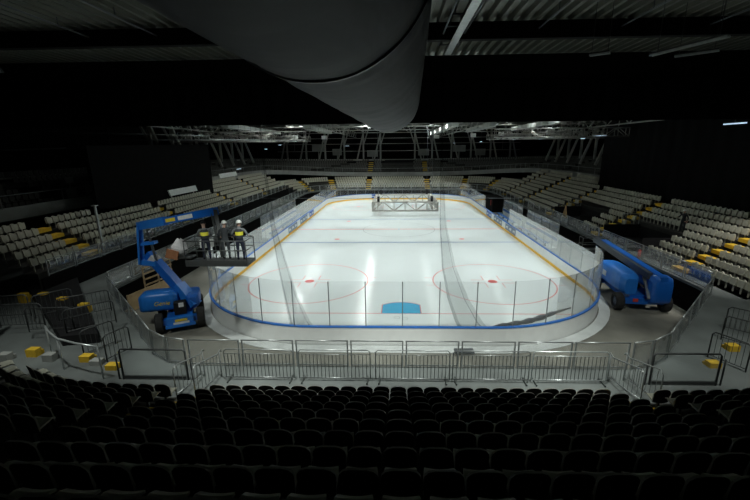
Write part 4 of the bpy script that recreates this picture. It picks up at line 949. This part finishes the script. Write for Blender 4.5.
# ================================================================== PEOPLE
def person(loc, rz, label, top, legs, helmet, vest, arms, bend=0.0, hair=False, h=1.76):
    """one continuous skinned body; colours by height and reach; helmet, vest and hair are children"""
    o = empty('person', loc, rz, label, 'person')
    k = h / 1.76; V = []; Eg = []; Rd = []
    def v(p, r, par=None):
        V.append(Vector(p) * k); Rd.append(r * k)
        if par is not None: Eg.append((par, len(V) - 1))
        return len(V) - 1
    pel = v((0, 0, .95), .135); wa = v((0, .01 + bend * .05, 1.10), .12, pel); ch = v((0, .0 + bend * .16, 1.30), .145, wa); nk = v((0, bend * .24, 1.47), .06, ch); hd0 = v((0, bend * .30 + .01, 1.56), .075, nk); hd1 = v((0, bend * .34 + .015, 1.67), .088, hd0)
    for s in (-1, 1):
        hp = v((s * .10, 0, .88), .10, pel); kn = v((s * .12, .03, .50), .068, hp); an = v((s * .13, -.01, .10), .045, kn); toe = v((s * .14, .15, .045), .042, an)
        sh = v((s * .19, bend * .19, 1.40), .065, ch); aim = arms[0 if s < 0 else 1]; el = v(aim[0], .045, sh); wr = v(aim[1], .032, el); d_ = (Vector(aim[1]) - Vector(aim[0])).normalized()
        sd = d_.cross(Vector((0, 0, 1))); sd = sd.normalized() if sd.length > .1 else Vector((1, 0, 0)); pm = v(Vector(aim[1]) + d_ * .06, .034, wr)
        for f in range(4):
            b0 = Vector(aim[1]) + d_ * .10 + sd * (f - 1.5) * .021; f1 = v(b0, .0105, pm); v(b0 + d_ * (.045 + .008 * (f in (1, 2))) + Vector((0, 0, -.018)), .009, f1)
        t1 = v(Vector(aim[1]) + d_ * .05 - sd * .045 * s, .011, pm); v(Vector(aim[1]) + d_ * .09 - sd * .055 * s, .009, t1)
    me = bpy.data.meshes.new('body'); me.from_pydata([tuple(p) for p in V], Eg, []); b = bpy.data.objects.new('body', me); C.objects.link(b)
    md = b.modifiers.new('skin', 'SKIN'); sv = me.skin_vertices[0].data
    for i, r in enumerate(Rd): sv[i].radius = (r, r * (.8 if i in (1, 2) else 1)); sv[i].use_root = (i == 0)
    b.modifiers.new('sub', 'SUBSURF').levels = 1
    dg = bpy.context.evaluated_depsgraph_get(); m2 = bpy.data.meshes.new_from_object(b.evaluated_get(dg)); bpy.data.objects.remove(b)
    m2.name = 'body'; m2.materials.clear()
    for mm in (M[legs], M[top], M['skin'], M['black']): m2.materials.append(mm)
    wrs = [Vector(arms[0][1]) * k, Vector(arms[1][1]) * k]; els = [Vector(arms[0][0]) * k, Vector(arms[1][0]) * k]
    for pgn in m2.polygons:
        c = pgn.center; pgn.use_smooth = True; mi = 0 if c.z < .98 * k else 1
        if c.z > 1.50 * k: mi = 2
        if c.z < .13 * k: mi = 3
        for wv, ev in zip(wrs, els):
            if (c - wv).length < .22 * k and (c - wv).dot(wv - ev) > -.01: mi = 2
            elif abs(c.x) > .2 * k and mi == 0 and c.z > .75 * k: mi = 1
        pgn.material_index = mi
    bo = bpy.data.objects.new('body', m2); C.objects.link(bo); bo.parent = o
    hc = V[hd1]
    # facial features: eyes, nose, mouth, ears
    g = MB()
    for s in (-1, 1): g.box(hc + Vector((s * .03, .082, -.01)) * k, (.018 * k, .01 * k, .01 * k))
    g.box(hc + Vector((0, .088, -.065)) * k, (.04 * k, .008 * k, .008 * k)); g.build('eyes_and_mouth', M['black'], o)
    g = MB(); g.box(hc + Vector((0, .095, -.035)) * k, (.018 * k, .03 * k, .03 * k))
    g.build('nose', M['skin'], o)
    for s in (-1, 1): MB().box(hc + Vector((s * .085, 0, -.03)) * k, (.015 * k, .03 * k, .045 * k)).build('ear', M['skin'], o)
    g = MB(); g.smooth = True; rows = []
    for i in range(6):
        a = PI / 2 * i / 5; rows.append([hc + Vector((.112 * math.cos(a) * math.cos(t * PI / 8), .128 * math.cos(a) * math.sin(t * PI / 8), .005 + .115 * math.sin(a))) * k for t in range(16)])
    if helmet: rows.insert(0, [hc + Vector((.122 * math.cos(t * PI / 8), .165 * math.sin(t * PI / 8), 0)) * k for t in range(16)])
    rows = [r + [r[0]] for r in rows]
    for a, c in zip(rows[:-1], rows[1:]): g.strip(a, c)
    g.add(rows[0][:-1], [tuple(range(16))[::-1]]); g.build('helmet' if helmet else 'hair', M['helmet'] if helmet else M['black'], o)
    if vest:
        g = MB(); rows = []
        for z, wx, wy, yo in ((1.02, .165, .13, .01), (1.15, .16, .125, .01), (1.3, .175, .135, bend * .12), (1.42, .16, .115, bend * .2)):
            rows.append([Vector((wx * math.cos(t * PI / 8), wy * math.sin(t * PI / 8) + yo, z)) * k for t in range(17)])
        for i, (a, c) in enumerate(zip(rows[:-1], rows[1:])): g.cur = 1 if i == 1 and vest == 'band' else 0; g.strip(a, c)
        g.build('hi_vis_vest', [M['vest'] if vest == 'full' else M['jacket'], M['vest']], o)
    return o
FL = 5.035
person((-8.85, -31.55, FL), 0.5, 'worker with dark hair and yellow vest in the lift basket, left one', 'shirt', 'trouser', False, 'band', (((-.30, .12, 1.16), (-.24, .36, 1.10)), ((.30, .12, 1.16), (.22, .36, 1.08))), .6)
person((-8.0, -31.45, FL), 0.2, 'worker in white helmet half hidden, middle of three in the lift basket', 'jacket', 'jacket', True, None, (((-.28, .05, 1.14), (-.26, .26, 1.02)), ((.28, .05, 1.14), (.26, .26, 1.02))), .4)
person((-7.25, -31.65, FL), 0.1, 'worker in white helmet, harness and dark trousers, right end of lift basket', 'shirt', 'trouser', True, 'band', (((-.32, .06, 1.18), (-.30, .28, 1.10)), ((.32, .06, 1.18), (.30, .28, 1.10))), .3, h=1.82)
person((22.0, -17.68, ZP + RISE * 4), PI / 2 + .4, 'person in dark clothes and white helmet standing among right stand seats', 'jacket', 'jacket', True, None, (((-.30, -.02, 1.12), (-.33, .12, .92)), ((.32, .1, 1.15), (.30, .32, 1.18))), .2)
